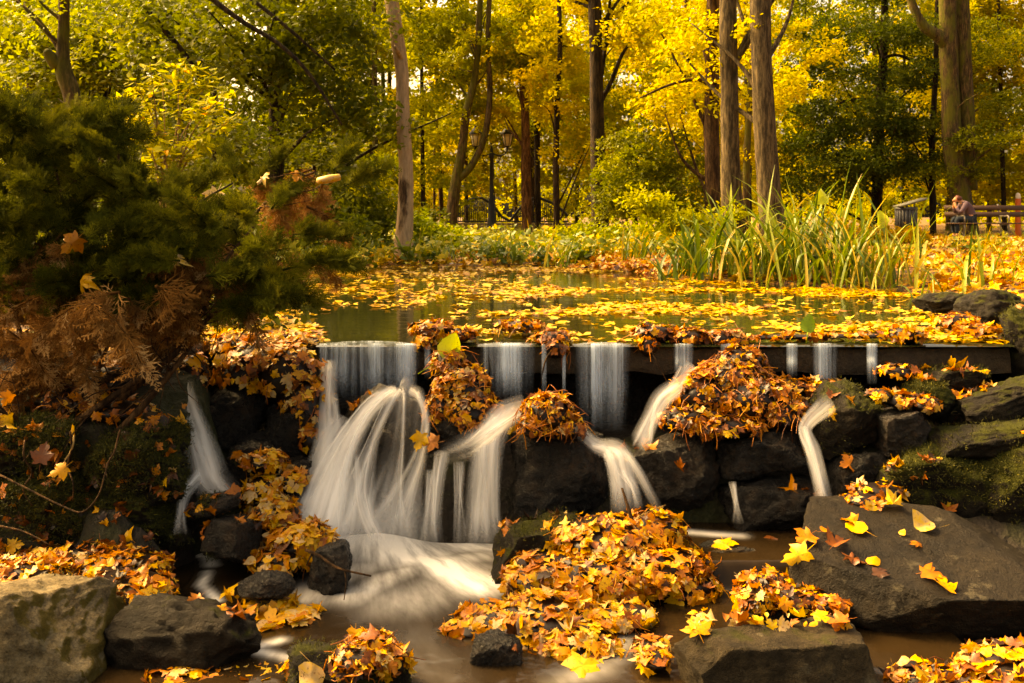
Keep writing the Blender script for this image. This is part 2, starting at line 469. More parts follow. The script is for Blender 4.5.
def axis(dense, outer_lo, outer_hi, lo, hi):
    a = np.arange(dense[0], dense[1] + 1e-6, dense[2])
    def grow(s, e):
        r = []; p = s; st = dense[2]
        while p < e:
            st *= 1.18; p += st; r.append(p)
        return np.array(r)
    return np.concatenate([-(grow(-lo, outer_lo))[::-1], a, grow(hi, outer_hi)])
gx = axis((-5.0, 5.0, 0.055), 150, 150, -5.0, 5.0)
gy = np.concatenate([np.linspace(-30, 2.0, 10)[:-1], np.arange(2.0, 6.6, 0.045), np.arange(6.6, 15, 0.09), 15 + np.cumsum(0.1 * 1.12 ** np.arange(46))])
GX, GY = np.meshgrid(gx, gy)
GZ = ground_z(GX, GY)
nx, ny = len(gx), len(gy)
ii = (np.arange(ny - 1)[:, None] * nx + np.arange(nx - 1)[None, :])
GF = np.stack([ii, ii + 1, ii + nx + 1, ii + nx], -1).reshape(-1, 4)
m, t, out = nt('leaf_litter_ground')
co = coords(t)
geo = t.nodes.new('ShaderNodeNewGeometry'); sx = t.nodes.new('ShaderNodeSeparateXYZ'); t.links.new(geo.outputs['Position'], sx.inputs[0])
vo = N(t, 'TexVoronoi'); vo.inputs['Scale'].default_value = 16; t.links.new(co, vo.inputs['Vector'])
sv = t.nodes.new('ShaderNodeSeparateColor'); t.links.new(vo.outputs['Color'], sv.inputs[0])
lit = ramp(t, sv.outputs[0], [(0, (0.02, 0.009, 0.003)), (0.35, (0.07, 0.027, 0.006)), (0.6, (0.22, 0.085, 0.010)), (0.85, (0.40, 0.19, 0.015)), (1, (0.07, 0.09, 0.010))]).outputs[0]
mud = mixc(t, noise(t, co, 7, 6), (0.007, 0.005, 0.003), (0.024, 0.016, 0.009))
mossc = mixc(t, noise(t, co, 60, 3), (0.006, 0.008, 0.002), (0.03, 0.03, 0.005))
mud = mixc(t, ramp(t, noise(t, co, 2.2, 5), [(0.46, (0, 0, 0)), (0.56, (1, 1, 1))]).outputs[0], mud, mossc)
hi = ramp(t, math_(t, 'ADD', math_(t, 'MULTIPLY', sx.outputs[2], 2.0), math_(t, 'MULTIPLY', noise(t, co, 3, 4), 0.3)), [(0.0, (0, 0, 0)), (0.16, (1, 1, 1))]).outputs[0]
cc = mixc(t, hi, mud, lit)
p = pbsdf(t, cc, 0.8, 0.3, bump(t, math_(t, 'ADD', vo.outputs['Distance'], noise(t, co, 45, 4)), 0.7, 0.03))
t.links.new(p.outputs[0], out.inputs[0])
M_ground = m
tag(mesh('ground', np.stack([GX, GY, GZ], -1).reshape(-1, 3), GF, M_ground, None, True), 'leaf covered woodland floor and muddy stream banks', 'ground', None, 'structure')

# ---------------------------------------------------------------- pond water
m, t, out = nt('pond_water')
co = coords(t, 'Object', (0.7, 2.2, 1))
nz = math_(t, 'ADD', noise(t, co, 2.4, 3), math_(t, 'MULTIPLY', noise(t, co, 9, 2), 0.25))
p = pbsdf(t, (0.012, 0.013, 0.005), 0.05, 0.5, bump(t, nz, 0.16, 0.02))
p.inputs['IOR'].default_value = 1.33
t.links.new(p.outputs[0], out.inputs[0])
px_ = np.linspace(-7.5, 4.6, 60); py_ = np.concatenate([np.linspace(5.47, 5.56, 6), np.linspace(5.6, 14.6, 50)])
PX, PY = np.meshgrid(px_, py_)
PZ = np.where(PY < 5.56, -0.012 * ((5.56 - PY) / 0.09) ** 2, 0.0)
keep_x = PX.copy()
ii = (np.arange(len(py_) - 1)[:, None] * len(px_) + np.arange(len(px_) - 1)[None, :])
PF = np.stack([ii, ii + 1, ii + len(px_) + 1, ii + len(px_)], -1).reshape(-1, 4)
Vp = np.stack([PX, PY, PZ], -1).reshape(-1, 3)
cx = Vp[PF].mean(1)
PF = PF[(cx[:, 1] > 5.75) | ((cx[:, 0] > -1.12) & (cx[:, 0] < 2.72))]
tag(mesh('pond_water', Vp, PF, m, None, True), 'still dark pond water mirroring the trees', 'water', None, 'structure')

# ---------------------------------------------------------------- stream pool below the falls (long-exposure silk on brown water)
POOLZ = -0.95
def pool_pt(px, py, z=POOLZ):
    Y = (H - z) * F / (py - HY); return np.array([(px - 512) / F * Y, Y])
def polydist(P, pl):
    best = np.full(len(P), 1e9)
    for a, b in zip(pl[:-1], pl[1:]):
        ab = b - a; tt = np.clip(((P - a) @ ab) / (ab @ ab), 0, 1)
        best = np.minimum(best, np.linalg.norm(P - (a + tt[:, None] * ab), axis=1))
    return best
qx = np.linspace(-1.95, 1.75, 190); qy = np.linspace(2.9, 5.32, 170)
QX, QY = np.meshgrid(qx, qy)
P2 = np.stack([QX.ravel(), QY.ravel()], 1)
foam = np.zeros(len(P2))
for pts, w, s in [
    ([(300, 524), (345, 540), (410, 552)], 0.20, 1.3),
    ([(330, 535), (390, 550), (440, 566), (480, 586)], 0.11, 1.0),
    ([(400, 542), (490, 548)], 0.11, 0.7),
    ([(488, 556), (430, 564), (385, 580), (350, 600)], 0.085, 0.42),
    ([(480, 572), (440, 588), (400, 602)], 0.16, 0.24),
    ([(380, 560), (330, 580), (310, 600)], 0.10, 0.35),
    ([(190, 528), (203, 545), (212, 565)], 0.03, 0.6),
    ([(160, 532), (185, 540), (200, 556)], 0.02, 0.6),
    ([(208, 572), (202, 585), (218, 600)], 0.022, 0.6),
    ([(400, 620), (430, 650), (440, 680)], 0.12, 0.03),
    ([(620, 640), (600, 668), (560, 680)], 0.06, 0.14),
    ([(280, 640), (250, 650), (300, 660)], 0.03, 0.5),
    ([(660, 528), (690, 535), (740, 532)], 0.05, 0.35),
    ([(690, 552), (740, 556)], 0.035, 0.5)]:
    dd = polydist(P2, [pool_pt(*q) for q in pts])
    foam = np.maximum(foam, min(1.5, s * 1.45) * np.exp(-(dd / w) ** 2))
rise = 0.10 * smooth01(P2[:, 0], 0.62, 0.80) * smooth01(P2[:, 1], 4.42, 4.52)
ridge = 0.012 * np.exp(-(polydist(P2, [pool_pt(*q) for q in [(488, 556), (430, 566), (385, 585), (345, 606)]]) / 0.09) ** 2)
mound = 0.05 * np.exp(-(polydist(P2, [pool_pt(*q) for q in [(305, 522), (380, 540)]]) / 0.20) ** 2)
QZ = POOLZ + rise + ridge + mound + 0.012 * (fbm(np.c_[P2, P2[:, 0] * 0], 5, 3, 5) - .5)
ang = np.arctan2(P2[:, 0] + 0.85, 5.75 - P2[:, 1]); rr = np.hypot(P2[:, 0] + 0.85, 5.75 - P2[:, 1])
ii = (np.arange(len(qy) - 1)[:, None] * len(qx) + np.arange(len(qx) - 1)[None, :])
QF = np.stack([ii, ii + 1, ii + len(qx) + 1, ii + len(qx)], -1).reshape(-1, 4)
m, t, out = nt('stream_water')
fa = N(t, 'Attribute', attribute_name='foam').outputs['Fac']
cmb = t.nodes.new('ShaderNodeCombineXYZ')
t.links.new(math_(t, 'MULTIPLY', N(t, 'Attribute', attribute_name='fu').outputs['Fac'], 9.0), cmb.inputs[0])
t.links.new(math_(t, 'MULTIPLY', N(t, 'Attribute', attribute_name='fv').outputs['Fac'], 1.3), cmb.inputs[1])
st = noise(t, cmb.outputs[0], 2.2, 5, 0.6)
k = math_(t, 'MULTIPLY', fa, ramp(t, st, [(0.28, (0.30,) * 3), (0.66, (1.0,) * 3)]).outputs[0], True)
wat = pbsdf(t, mixc(t, st, (0.010, 0.0058, 0.0024), (0.026, 0.015, 0.0065)), 0.16, 0.16, bump(t, noise(t, coords(t), 5, 3), 0.25, 0.03))
fo = pbsdf(t, (0.94, 0.91, 0.85), 0.7, 0.3)
mx = t.nodes.new('ShaderNodeMixShader'); t.links.new(k, mx.inputs[0]); t.links.new(wat.outputs[0], mx.inputs[1]); t.links.new(fo.outputs[0], mx.inputs[2])
t.links.new(mx.outputs[0], out.inputs[0])
tag(mesh('stream_water', np.c_[P2, QZ], QF, m, None, True, {'foam': foam, 'fu': ang, 'fv': rr}), 'brown stream pool with silky white swirls below the falls', 'water', None, 'structure')

# ---------------------------------------------------------------- ledge and retaining wall
def rough_block(name, c, d, mat, parent=None, seed=1, amp=0.02, rot=(0, 0, 0), div=0.035):
    c = np.array(c, float); d = np.array(d, float)
    g = Geo()
    V = []; Fs = []; n0 = 0
    for ax in range(3):
        for sgn in (-1, 1):
            u, w = [a for a in range(3) if a != ax]
            nu, nw = max(2, int(d[u] / div)), max(2, int(d[w] / div))
            U, Wd = np.meshgrid(np.linspace(-.5, .5, nu + 1), np.linspace(-.5, .5, nw + 1))
            v = np.zeros((U.size, 3)); v[:, u] = U.ravel() * d[u]; v[:, w] = Wd.ravel() * d[w]; v[:, ax] = sgn * d[ax] / 2
            i2 = (np.arange(nw)[:, None] * (nu + 1) + np.arange(nu)[None, :])
            f = np.stack([i2, i2 + 1, i2 + nu + 2, i2 + nu + 1], -1).reshape(-1, 4)
            if (sgn > 0) == (ax == 1): f = f[:, ::-1]
            V.append(v); Fs.append(f + n0); n0 += len(v)
    V = np.concatenate(V); Fs = np.concatenate(Fs)
    # round the edges a little, then roughen (displacement depends on position only, so the faces stay joined)
    q = V / (d / 2); rr = np.sort(np.abs(q), axis=1)[:, 1] ** 10
    V = V * (1 - 0.05 * rr[:, None] * np.array([0.15, 1, 1]))
    V = V + amp * (np.stack([fbm(V + c, 6, 4, seed + k) for k in range(3)], 1) - .5) * 2
    V = V @ np.array(Euler(rot).to_matrix()).T + c
    return mesh(name, V, Fs, mat, parent, True, None, None if parent else c)
led = rough_block('stone_ledge', (0.80, 5.72, -0.092), (3.92, 0.46, 0.145), M_ledge, None, 3, 0.022)
tag(led, 'long wet stone ledge holding back the pond, water spilling over its lip', 'ledge')
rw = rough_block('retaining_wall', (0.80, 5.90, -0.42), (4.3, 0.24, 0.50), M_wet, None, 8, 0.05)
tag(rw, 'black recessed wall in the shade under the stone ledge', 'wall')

# ---------------------------------------------------------------- rocks
def icos(sub):
    import bmesh
    bm = bmesh.new(); bmesh.ops.create_icosphere(bm, subdivisions=sub, radius=1)
    V = np.array([v.co[:] for v in bm.verts]); Fc = np.array([[v.index for v in f.verts] for f in bm.faces]); bm.free()
    return V, Fc
ICO = {k: icos(k) for k in (3, 4, 5, 6)}

def rock_geo(dims, seed, boxy=0.55, planes=9, amp=0.06, sub=5, rot=(0, 0, 0)):
    """a ball cut by near-axis and random planes (split stone), then roughened; boxy 0 = block, 1 = round boulder"""
    rng = np.random.default_rng(seed)
    V, Fc = ICO[sub]; V = V.copy()
    if boxy < 0.7:
        V = V * (1.72 - 0.45 * boxy)
        jit = 0.07 + 0.22 * boxy
        cuts = [(np.eye(3)[k] * sg + rng.normal(size=3) * jit, 1.0) for k in range(3) for sg in (-1, 1)]
        cuts += [(rng.normal(size=3), rng.uniform(1.02, 1.34) - 0.12 * boxy) for _ in range(planes + 3)]
    else:
        cuts = [(rng.normal(size=3), rng.uniform(0.80, 0.97)) for _ in range(planes)]
    for n, h in cuts:
        n = n / np.linalg.norm(n)
        dd = V @ n - h
        V = V - np.where(dd > 0, dd, 0)[:, None] * n * 0.97
    V = V / np.abs(V).max(0)
    V = V * (np.array(dims) / 2)
    s = float(np.cbrt(np.prod(dims)))
    nrm = V / (np.linalg.norm(V, axis=1)[:, None] + 1e-9)
    d1 = fbm(V, 2.2 / s, 5, seed) - .5
    d2 = -np.abs(fbm(V * np.array([1, 1, 2.2]), 5.0 / s, 4, seed + 5) - .5) + .12
    d3 = fbm(V, 22 / s, 4, seed + 9) - .5
    V = V + nrm * (s * (amp * 2.0 * d1 + amp * 1.5 * d2 + amp * 0.8 * d3))[:, None]
    return V @ np.array(Euler(rot).to_matrix()).T, Fc

ROCKS = {}
def rock(label, box, Y, depth, mat, seed, key=None, rot=(0, 0, 0), name='rock', boxy=0.55, planes=11, amp=0.115, sub=5, cat='rock'):
    x0, y0, x1, y1 = box
    a, b = W(x0, y1, Y), W(x1, y0, Y)
    c = (a + b) / 2; c[1] = Y + depth * 0.25
    V, Fc = rock_geo((b[0] - a[0], depth, b[2] - a[2]), seed, boxy, planes, amp, sub, rot)
    o = mesh(name, V + c, Fc, mat, None, True, None, c)
    tag(o, label, cat)
    ROCKS[key or label] = o
    return o

rock('smooth grey boulder with a yellow green flank, in the bottom left corner', (-130, 592, 112, 780), 3.55, 0.50, M_dry, 11, 'boulder', (R(4), R(-7), R(8)), boxy=0.5, planes=5, amp=0.06, sub=6)
rock('dark flat wedge of rock between the grey boulder and the stream', (100, 606, 252, 700), 3.72, 0.34, M_wedge, 12, 'wedge', (R(-6), R(4), 0), boxy=0.45, sub=5)
rock('broad dark slab strewn with single leaves, sloping to the stream on the right', (786, 548, 1120, 634), 4.10, 0.86, M_slab, 113, 'slab', (R(9), R(8), R(-12)), boxy=0.45, planes=6, amp=0.04, sub=6)
rock('square cut grey stone block with leaves along its top, at the bottom edge', (676, 626, 900, 760), 3.45, 0.34, M_block, 14, 'block', (0, R(1.5), R(2)), boxy=0.15, planes=3, amp=0.04, sub=6)
rock('low mossy stone under a small leaf heap at the bottom edge', (275, 655, 418, 740), 3.45, 0.30, M_mossy2, 15, 'lowmoss', boxy=0.6)
rock('small black rock poking out of the leaf heap at the bottom', (468, 636, 522, 684), 3.72, 0.18, M_wet, 16, 'heaprock')
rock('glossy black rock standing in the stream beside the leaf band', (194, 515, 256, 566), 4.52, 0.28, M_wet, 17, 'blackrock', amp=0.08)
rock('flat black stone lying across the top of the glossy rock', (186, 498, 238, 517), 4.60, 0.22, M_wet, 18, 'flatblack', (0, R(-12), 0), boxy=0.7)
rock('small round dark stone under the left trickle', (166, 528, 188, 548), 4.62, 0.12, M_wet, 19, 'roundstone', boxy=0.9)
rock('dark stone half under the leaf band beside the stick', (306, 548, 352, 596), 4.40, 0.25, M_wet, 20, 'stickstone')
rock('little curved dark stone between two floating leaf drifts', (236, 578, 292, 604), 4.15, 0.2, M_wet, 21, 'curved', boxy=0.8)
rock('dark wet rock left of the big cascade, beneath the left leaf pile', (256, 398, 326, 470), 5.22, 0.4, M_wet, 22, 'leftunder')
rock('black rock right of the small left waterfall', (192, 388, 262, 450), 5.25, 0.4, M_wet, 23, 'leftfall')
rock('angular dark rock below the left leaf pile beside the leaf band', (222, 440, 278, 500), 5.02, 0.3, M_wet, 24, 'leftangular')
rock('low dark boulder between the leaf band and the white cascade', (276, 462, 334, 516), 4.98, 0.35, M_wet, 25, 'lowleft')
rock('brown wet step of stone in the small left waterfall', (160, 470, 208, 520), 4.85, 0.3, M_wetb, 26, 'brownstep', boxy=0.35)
rock('mossy rock shelf of the left bank beside the small waterfall', (92, 428, 178, 500), 4.62, 0.42, M_mossy, 27, 'mossshelf', boxy=0.3, amp=0.16, sub=6)
rock('dark undercut stone below the mossy shelf beside the small waterfall', (70, 492, 172, 548), 4.60, 0.36, M_mossy, 127, 'mosslow', boxy=0.3, amp=0.15, sub=6)
rock('mossy stone jutting from the left bank above the leaf carpet', (-20, 425, 70, 478), 4.58, 0.36, M_mossy, 128, 'mossjut', boxy=0.35, amp=0.15, sub=6)
rock('dark mossy rock of the left bank under the bare juniper stems', (-40, 476, 90, 556), 4.55, 0.42, M_mossy, 28, 'mossleft', boxy=0.35, amp=0.16, sub=6)
rock('humped wet rock that the big white cascade pours over', (338, 388, 436, 545), 5.20, 0.42, M_wetb, 29, 'hump', boxy=0.75, sub=5)
rock('flat wet stone shelf catching the widest curtain of water', (318, 398, 402, 440), 5.42, 0.3, M_wetb, 30, 'shelf', boxy=0.4)
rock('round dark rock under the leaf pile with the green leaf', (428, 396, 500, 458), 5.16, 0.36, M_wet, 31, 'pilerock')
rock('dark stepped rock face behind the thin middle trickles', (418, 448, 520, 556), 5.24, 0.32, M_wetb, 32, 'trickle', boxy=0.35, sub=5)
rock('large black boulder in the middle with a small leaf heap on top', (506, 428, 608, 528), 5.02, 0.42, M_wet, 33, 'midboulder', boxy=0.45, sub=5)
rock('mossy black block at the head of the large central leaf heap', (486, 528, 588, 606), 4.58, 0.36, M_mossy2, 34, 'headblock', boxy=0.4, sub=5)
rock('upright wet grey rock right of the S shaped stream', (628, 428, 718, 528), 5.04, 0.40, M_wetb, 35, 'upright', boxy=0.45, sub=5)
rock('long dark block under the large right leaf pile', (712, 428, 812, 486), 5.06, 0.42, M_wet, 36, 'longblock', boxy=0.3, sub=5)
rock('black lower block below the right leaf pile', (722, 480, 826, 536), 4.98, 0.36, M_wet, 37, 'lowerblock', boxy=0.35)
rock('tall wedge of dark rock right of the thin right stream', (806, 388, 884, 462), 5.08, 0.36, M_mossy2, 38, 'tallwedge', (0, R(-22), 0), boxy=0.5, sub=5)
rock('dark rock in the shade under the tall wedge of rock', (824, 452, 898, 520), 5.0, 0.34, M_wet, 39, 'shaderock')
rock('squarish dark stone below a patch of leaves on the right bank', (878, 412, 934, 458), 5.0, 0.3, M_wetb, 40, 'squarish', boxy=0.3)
rock('moss capped round stone below the right end of the ledge', (908, 382, 960, 420), 5.18, 0.3, M_mossy, 41, 'mosscap', (0, R(18), 0), boxy=0.7)
rock('flat mossy stone tucked under the right end of the ledge', (925, 369, 990, 388), 5.36, 0.3, M_mossy2, 42, 'flatmoss', boxy=0.5)
rock('flat weathered stone lying midway up the right bank', (938, 428, 1060, 458), 4.86, 0.36, M_mossy2, 43, 'bankflat', (0, R(-8), 0), boxy=0.5)
rock('big mossy boulder above the leaf strewn slab on the right', (880, 452, 1000, 532), 4.82, 0.42, M_mossy, 44, 'bigmoss', boxy=0.55, sub=5)
rock('mossy rock at the right edge above the slab', (985, 440, 1090, 548), 4.72, 0.42, M_mossy, 45, 'edgemoss', boxy=0.5)
rock('long grey stone set along the right bank by the ledge', (960, 384, 1080, 420), 5.08, 0.34, M_mossy2, 46, 'greystone', (0, R(-14), 0), boxy=0.5)
rock('long flat stone at the pond edge on the right', (920, 293, 986, 314), 6.75, 0.42, M_mossy2, 47, 'pondflat', boxy=0.5)
rock('rounded brown stone at the pond corner above the ledge end', (966, 290, 1030, 334), 6.3, 0.5, M_mossy2, 48, 'pondround', boxy=0.7, sub=5)
rock('upright mossy stone at the right edge of the ledge', (1008, 300, 1070, 392), 5.5, 0.4, M_mossy, 49, 'edgeupright', boxy=0.6)
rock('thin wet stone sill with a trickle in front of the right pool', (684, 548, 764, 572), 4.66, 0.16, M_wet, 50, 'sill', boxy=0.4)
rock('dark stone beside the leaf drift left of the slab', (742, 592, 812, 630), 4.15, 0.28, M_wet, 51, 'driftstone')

# ---------------------------------------------------------------- falling water
def water_mat(name, dens, tint_c, freq=5.0, contrast=(0.30, 0.66), low=0.28):
    m, t, out = nt(name)
    u = N(t, 'Attribute', attribute_name='u').outputs['Fac']; v = N(t, 'Attribute', attribute_name='v').outputs['Fac']
    de = N(t, 'Attribute', attribute_name='dens').outputs['Fac']; se = N(t, 'Attribute', attribute_name='seed').outputs['Fac']
    c = t.nodes.new('ShaderNodeCombineXYZ')
    t.links.new(math_(t, 'MULTIPLY', u, freq), c.inputs[0]); t.links.new(math_(t, 'MULTIPLY', v, 0.55), c.inputs[1]); t.links.new(se, c.inputs[2])
    wp = t.nodes.new('ShaderNodeCombineXYZ'); t.links.new(math_(t, 'MULTIPLY', u, 2.2), wp.inputs[0]); t.links.new(math_(t, 'MULTIPLY', v, 5.0), wp.inputs[1]); t.links.new(se, wp.inputs[2])
    patch = noise(t, wp.outputs[0], 1.0, 3, 0.55)
    off = t.nodes.new('ShaderNodeVectorMath'); off.operation = 'ADD'; t.links.new(c.outputs[0], off.inputs[0])
    o3 = t.nodes.new('ShaderNodeCombineXYZ'); t.links.new(math_(t, 'MULTIPLY', patch, 1.1), o3.inputs[0]); t.links.new(o3.outputs[0], off.inputs[1])
    nz = math_(t, 'ADD', math_(t, 'MULTIPLY', noise(t, off.outputs[0], 1.0, 3, 0.5), 0.72), math_(t, 'MULTIPLY', patch, 0.28))
    streak = ramp(t, nz, [(contrast[0], (low,) * 3), (contrast[1], (1,) * 3)]).outputs[0]
    e = N(t, 'Attribute', attribute_name='edge').outputs['Fac']
    al = math_(t, 'MULTIPLY', math_(t, 'MULTIPLY', streak, e), math_(t, 'MULTIPLY', de, dens), True)
    df = pbsdf(t, tint_c, 0.45, 0.5)
    tr = t.nodes.new('ShaderNodeBsdfTranslucent'); tr.inputs['Color'].default_value = (*tint_c, 1)
    mx0 = t.nodes.new('ShaderNodeMixShader'); mx0.inputs[0].default_value = 0.4
    t.links.new(df.outputs[0], mx0.inputs[1]); t.links.new(tr.outputs[0], mx0.inputs[2])
    tp = t.nodes.new('ShaderNodeBsdfTransparent')
    mx = t.nodes.new('ShaderNodeMixShader'); t.links.new(al, mx.inputs[0])
    t.links.new(tp.outputs[0], mx.inputs[1]); t.links.new(mx0.outputs[0], mx.inputs[2])
    t.links.new(mx.outputs[0], out.inputs[0]); return m
M_fall = water_mat('falling_water', 0.98, (0.95, 0.95, 0.94))
M_cold = water_mat('curtain_water', 0.95, (0.68, 0.82, 0.97), 6.0, (0.36, 0.70), 0.05)  # bluish tint puts the sky's reflection into the water colour

def ribbon(ctrl, nu=15, k=7, bulge=0.35, seed=0.0, horizontal=False):
    """ctrl: (px, py, Y, half width in px, density)"""
    C = np.array([[*W(a, b, Y), hw / F * Y, dn] for a, b, Y, hw, dn in ctrl])
    C = catmull(C, k)
    P, hw, dn = C[:, :3], np.maximum(C[:, 3], 0.002), np.clip(C[:, 4], 0, 2)
    T = np.gradient(P, axis=0); T /= np.linalg.norm(T, axis=1)[:, None] + 1e-9
    if horizontal: S = np.tile(np.array([1.0, 0, 0]), (len(P), 1))
    else:
        S = np.cross(T, np.array([0, 1.0, 0])); S /= np.linalg.norm(S, axis=1)[:, None] + 1e-9
        S = S * np.sign(S[:, :1] + 1e-9)
    Bn = np.cross(S, T); Bn = Bn * -np.sign(Bn[:, 1:2] + 1e-9)
    u = np.linspace(-1, 1, nu)
    V = P[:, None, :] + hw[:, None, None] * (u[None, :, None] * S[:, None, :] + bulge * (1 - u[None, :, None] ** 2) * Bn[:, None, :])
    rng = np.random.default_rng(int(seed * 100) + 5)
    L = np.concatenate([[0], np.cumsum(np.linalg.norm(np.diff(P, axis=0), axis=1))])
    m = len(P)
    i = (np.arange(m - 1)[:, None] * nu + np.arange(nu - 1)[None, :])
    Fq = np.stack([i, i + 1, i + nu + 1, i + nu], -1).reshape(-1, 4)
    uu = np.tile(u, (m, 1)) * (hw[:, None] * 4.0 + 0.35)
    ed = np.tile((1 - u ** 2) ** (0.7 if horizontal else 1.35), (m, 1))
    vt = np.minimum(1, np.minimum(np.arange(m)[:, None] / 2.0 + 0.35, (m - 1 - np.arange(m)[:, None]) / 9.0 + 0.05))
    return V.reshape(-1, 3), Fq, dict(u=uu.ravel(), v=np.repeat(L, nu), dens=np.repeat(dn, nu), edge=(ed * vt).ravel(), seed=np.full(m * nu, seed))

def fall(label, ribbons, mat=M_fall, cat='waterfall', **kw):
    Vs, Fs, A, n = [], [], {}, 0
    if not kw.get('horizontal'):                       # wispy side strands around every main strand
        rg = np.random.default_rng(hash_(label)); more = []
        for r in ribbons:
            more.append([(a, b, Y, h * 1.3, d * .85) for a, b, Y, h, d in r])
            for _ in range(3):
                o1, o2, f1 = rg.normal() * .8, rg.normal() * .9, rg.uniform(.18, .5); i0 = int(rg.integers(0, max(1, len(r) - 3))); L_ = len(r) - 1
                more.append([(a + h * (o1 + (o2 - o1) * i / L_), b, Y - .012 - .004 * _, max(1.2, h * f1), d * rg.uniform(.45, .9)) for i, (a, b, Y, h, d) in enumerate(r)][i0:])
        ribbons = more
    for k, r in enumerate(ribbons):
        opt = dict(kw); 
        V, Fq, at = ribbon(r, seed=round((hash_(label) % 97) * 1.37 + k * 3.1, 2), **opt)
        Vs.append(V); Fs.append(Fq + n); n += len(V)
        for q, a in at.items(): A.setdefault(q, []).append(a)
    V = np.concatenate(Vs)
    o = mesh('waterfall', V, np.concatenate(Fs), mat, None, True, {q: np.concatenate(a) for q, a in A.items()}, V.mean(0))
    return tag(o, label, cat)
def hash_(s):
    h = 7
    for ch in s: h = (h * 31 + ord(ch)) % 100003
    return h

def curtain(label, x0, x1, y1, d=1.0, spread=0, y0=344.5, Yb=5.40):
    c = (x0 + x1) / 2; h = (x1 - x0) / 2
    rg = np.random.default_rng(int(x0 * 3 + y1)); L = []
    def strip(cx, hw, yb, dn, k):
        return [(cx, y0 - 0.8, 5.50 - .003 * k, hw, dn), (cx, y0 + 1.2, 5.475 - .004 * k, hw, dn), (cx + spread * .3, y0 + 12, 5.455 - .006 * k, hw * .98, dn), (cx + spread, (y0 + yb) / 2 + 5, 5.42 - .007 * k, hw * .95, dn * .95), (cx + spread, yb, Yb - .008 * k, hw * .92, dn * .7)]
    L.append(strip(c, h, y1, d * .62, 0))
    for k in range(max(2, int(h / 4.5))):
        hw = min(h, rg.uniform(2.0, 9.0)); L.append(strip(c + rg.uniform(-1, 1) * (h - hw), hw, y1 + rg.uniform(-14, 6), d * rg.uniform(.45, 1.0), 1 + k % 4))
    return fall(label, L, M_cold, nu=31 if h > 14 else 13, bulge=0.06, horizontal=True)

curtain('widest pale curtain of water, at the left end of the ledge', 318, 421, 402, 0.95)
curtain('curtain of water falling just right of the pile with the green leaf', 480, 536, 402, 0.85)
curtain('long curtain of water falling into the dark gap right of the small leaf heap', 574, 631, 432, 0.95)
curtain('short curtain of water at the left edge of the large right leaf pile', 673, 694, 384, 0.8)
curtain('pair of thin strands in front of the large right leaf pile', 720, 738, 420, 0.6)
curtain('narrow veil of water falling right of the large right leaf pile', 812, 838, 398, 0.8)
curtain('faint thread of water left of the narrow veil', 786, 798, 376, 0.5)
curtain('single thin spout near the right end of the ledge', 866, 878, 384, 0.95)
curtain('two hair thin threads above the small leaf heap', 541, 547, 400, 0.55)
curtain('hair thin thread beside the long curtain', 562, 566, 402, 0.6)
curtain('thin dribble at the right side of the widest curtain', 424, 431, 380, 0.5)

fall('big white cascade fanning down over the humped rock into the pool', [
    [(396, 390, 5.14, 5, 1.0), (384, 396, 5.06, 7, 1.2), (364, 418, 4.98, 8, 1.3), (346, 455, 4.92, 11, 1.3), (333, 500, 4.84, 20, 1.3), (324, 530, 4.78, 28, 1.1), (318, 552, 4.72, 36, .7)],
    [(392, 391, 5.13, 4, .8), (376, 398, 5.06, 5, 1.1), (352, 428, 5.0, 7, 1.2), (330, 465, 4.94, 10, 1.2), (316, 505, 4.86, 17, 1.2), (305, 540, 4.76, 26, .9)],
    [(400, 390, 5.14, 4, .9), (391, 402, 5.04, 4, .9), (374, 440, 4.97, 5, .8), (360, 485, 4.90, 13, 1.1), (354, 522, 4.82, 24, 1.1), (350, 550, 4.74, 34, .8)],
    [(404, 391, 5.12, 2, .6), (404, 412, 5.0, 2, .45), (402, 450, 4.95, 2.5, .4), (396, 500, 4.90, 8, .7), (388, 545, 4.82, 22, .8)],
    [(410, 390, 5.14, 5, .8), (420, 398, 5.06, 4, .9), (426, 422, 5.0, 4, .75), (420, 460, 4.97, 6, .7), (407, 505, 4.92, 12, .8), (398, 550, 4.82, 22, .7)],
    [(402, 388, 5.14, 10, .4), (404, 398, 5.05, 14, .22), (398, 450, 4.98, 14, .08), (386, 505, 4.90, 26, .35), (376, 548, 4.82, 40, .7)]], bulge=0.25)
fall('white veil beside the left leaf pile joining the big cascade', [
    [(328, 362, 5.42, 8, 0.7), (327, 395, 5.26, 9, 0.75), (328, 435, 5.12, 12, 0.9), (326, 480, 4.98, 16, .9), (318, 530, 4.84, 24, .8)],
    [(345, 420, 5.2, 12, 0.5), (333, 440, 5.08, 14, 0.9), (322, 480, 4.95, 16, 1.0), (312, 525, 4.82, 20, 1.0)]], bulge=0.3)
fall('smooth chute of water pouring down right of the middle trickles', [
    [(524, 408, 5.16, 12, 0.7), (504, 416, 5.08, 12, 1.1), (490, 440, 4.99, 13, 1.1), (484, 480, 4.94, 14, 0.9), (481, 520, 4.90, 15, 0.9), (479, 548, 4.86, 20, 0.8)],
    [(516, 412, 5.10, 8, 1.0), (494, 428, 4.98, 9, 1.1), (470, 445, 4.97, 12, 0.6), (440, 456, 4.98, 10, 0.3)]], bulge=0.3)
fall('thin trickles down the dark stepped rock face', [
    [(444, 452, 5.02, 6, 0.8), (438, 480, 4.94, 6, 0.9), (434, 515, 4.90, 7, 0.8), (433, 545, 4.87, 9, 0.8)],
    [(460, 462, 5.0, 5, 0.6), (459, 500, 4.92, 4, 0.6), (459, 545, 4.88, 6, 0.7)],
    [(430, 470, 5.0, 4, 0.6), (428, 505, 4.93, 4, 0.7), (426, 545, 4.88, 6, 0.8)]])
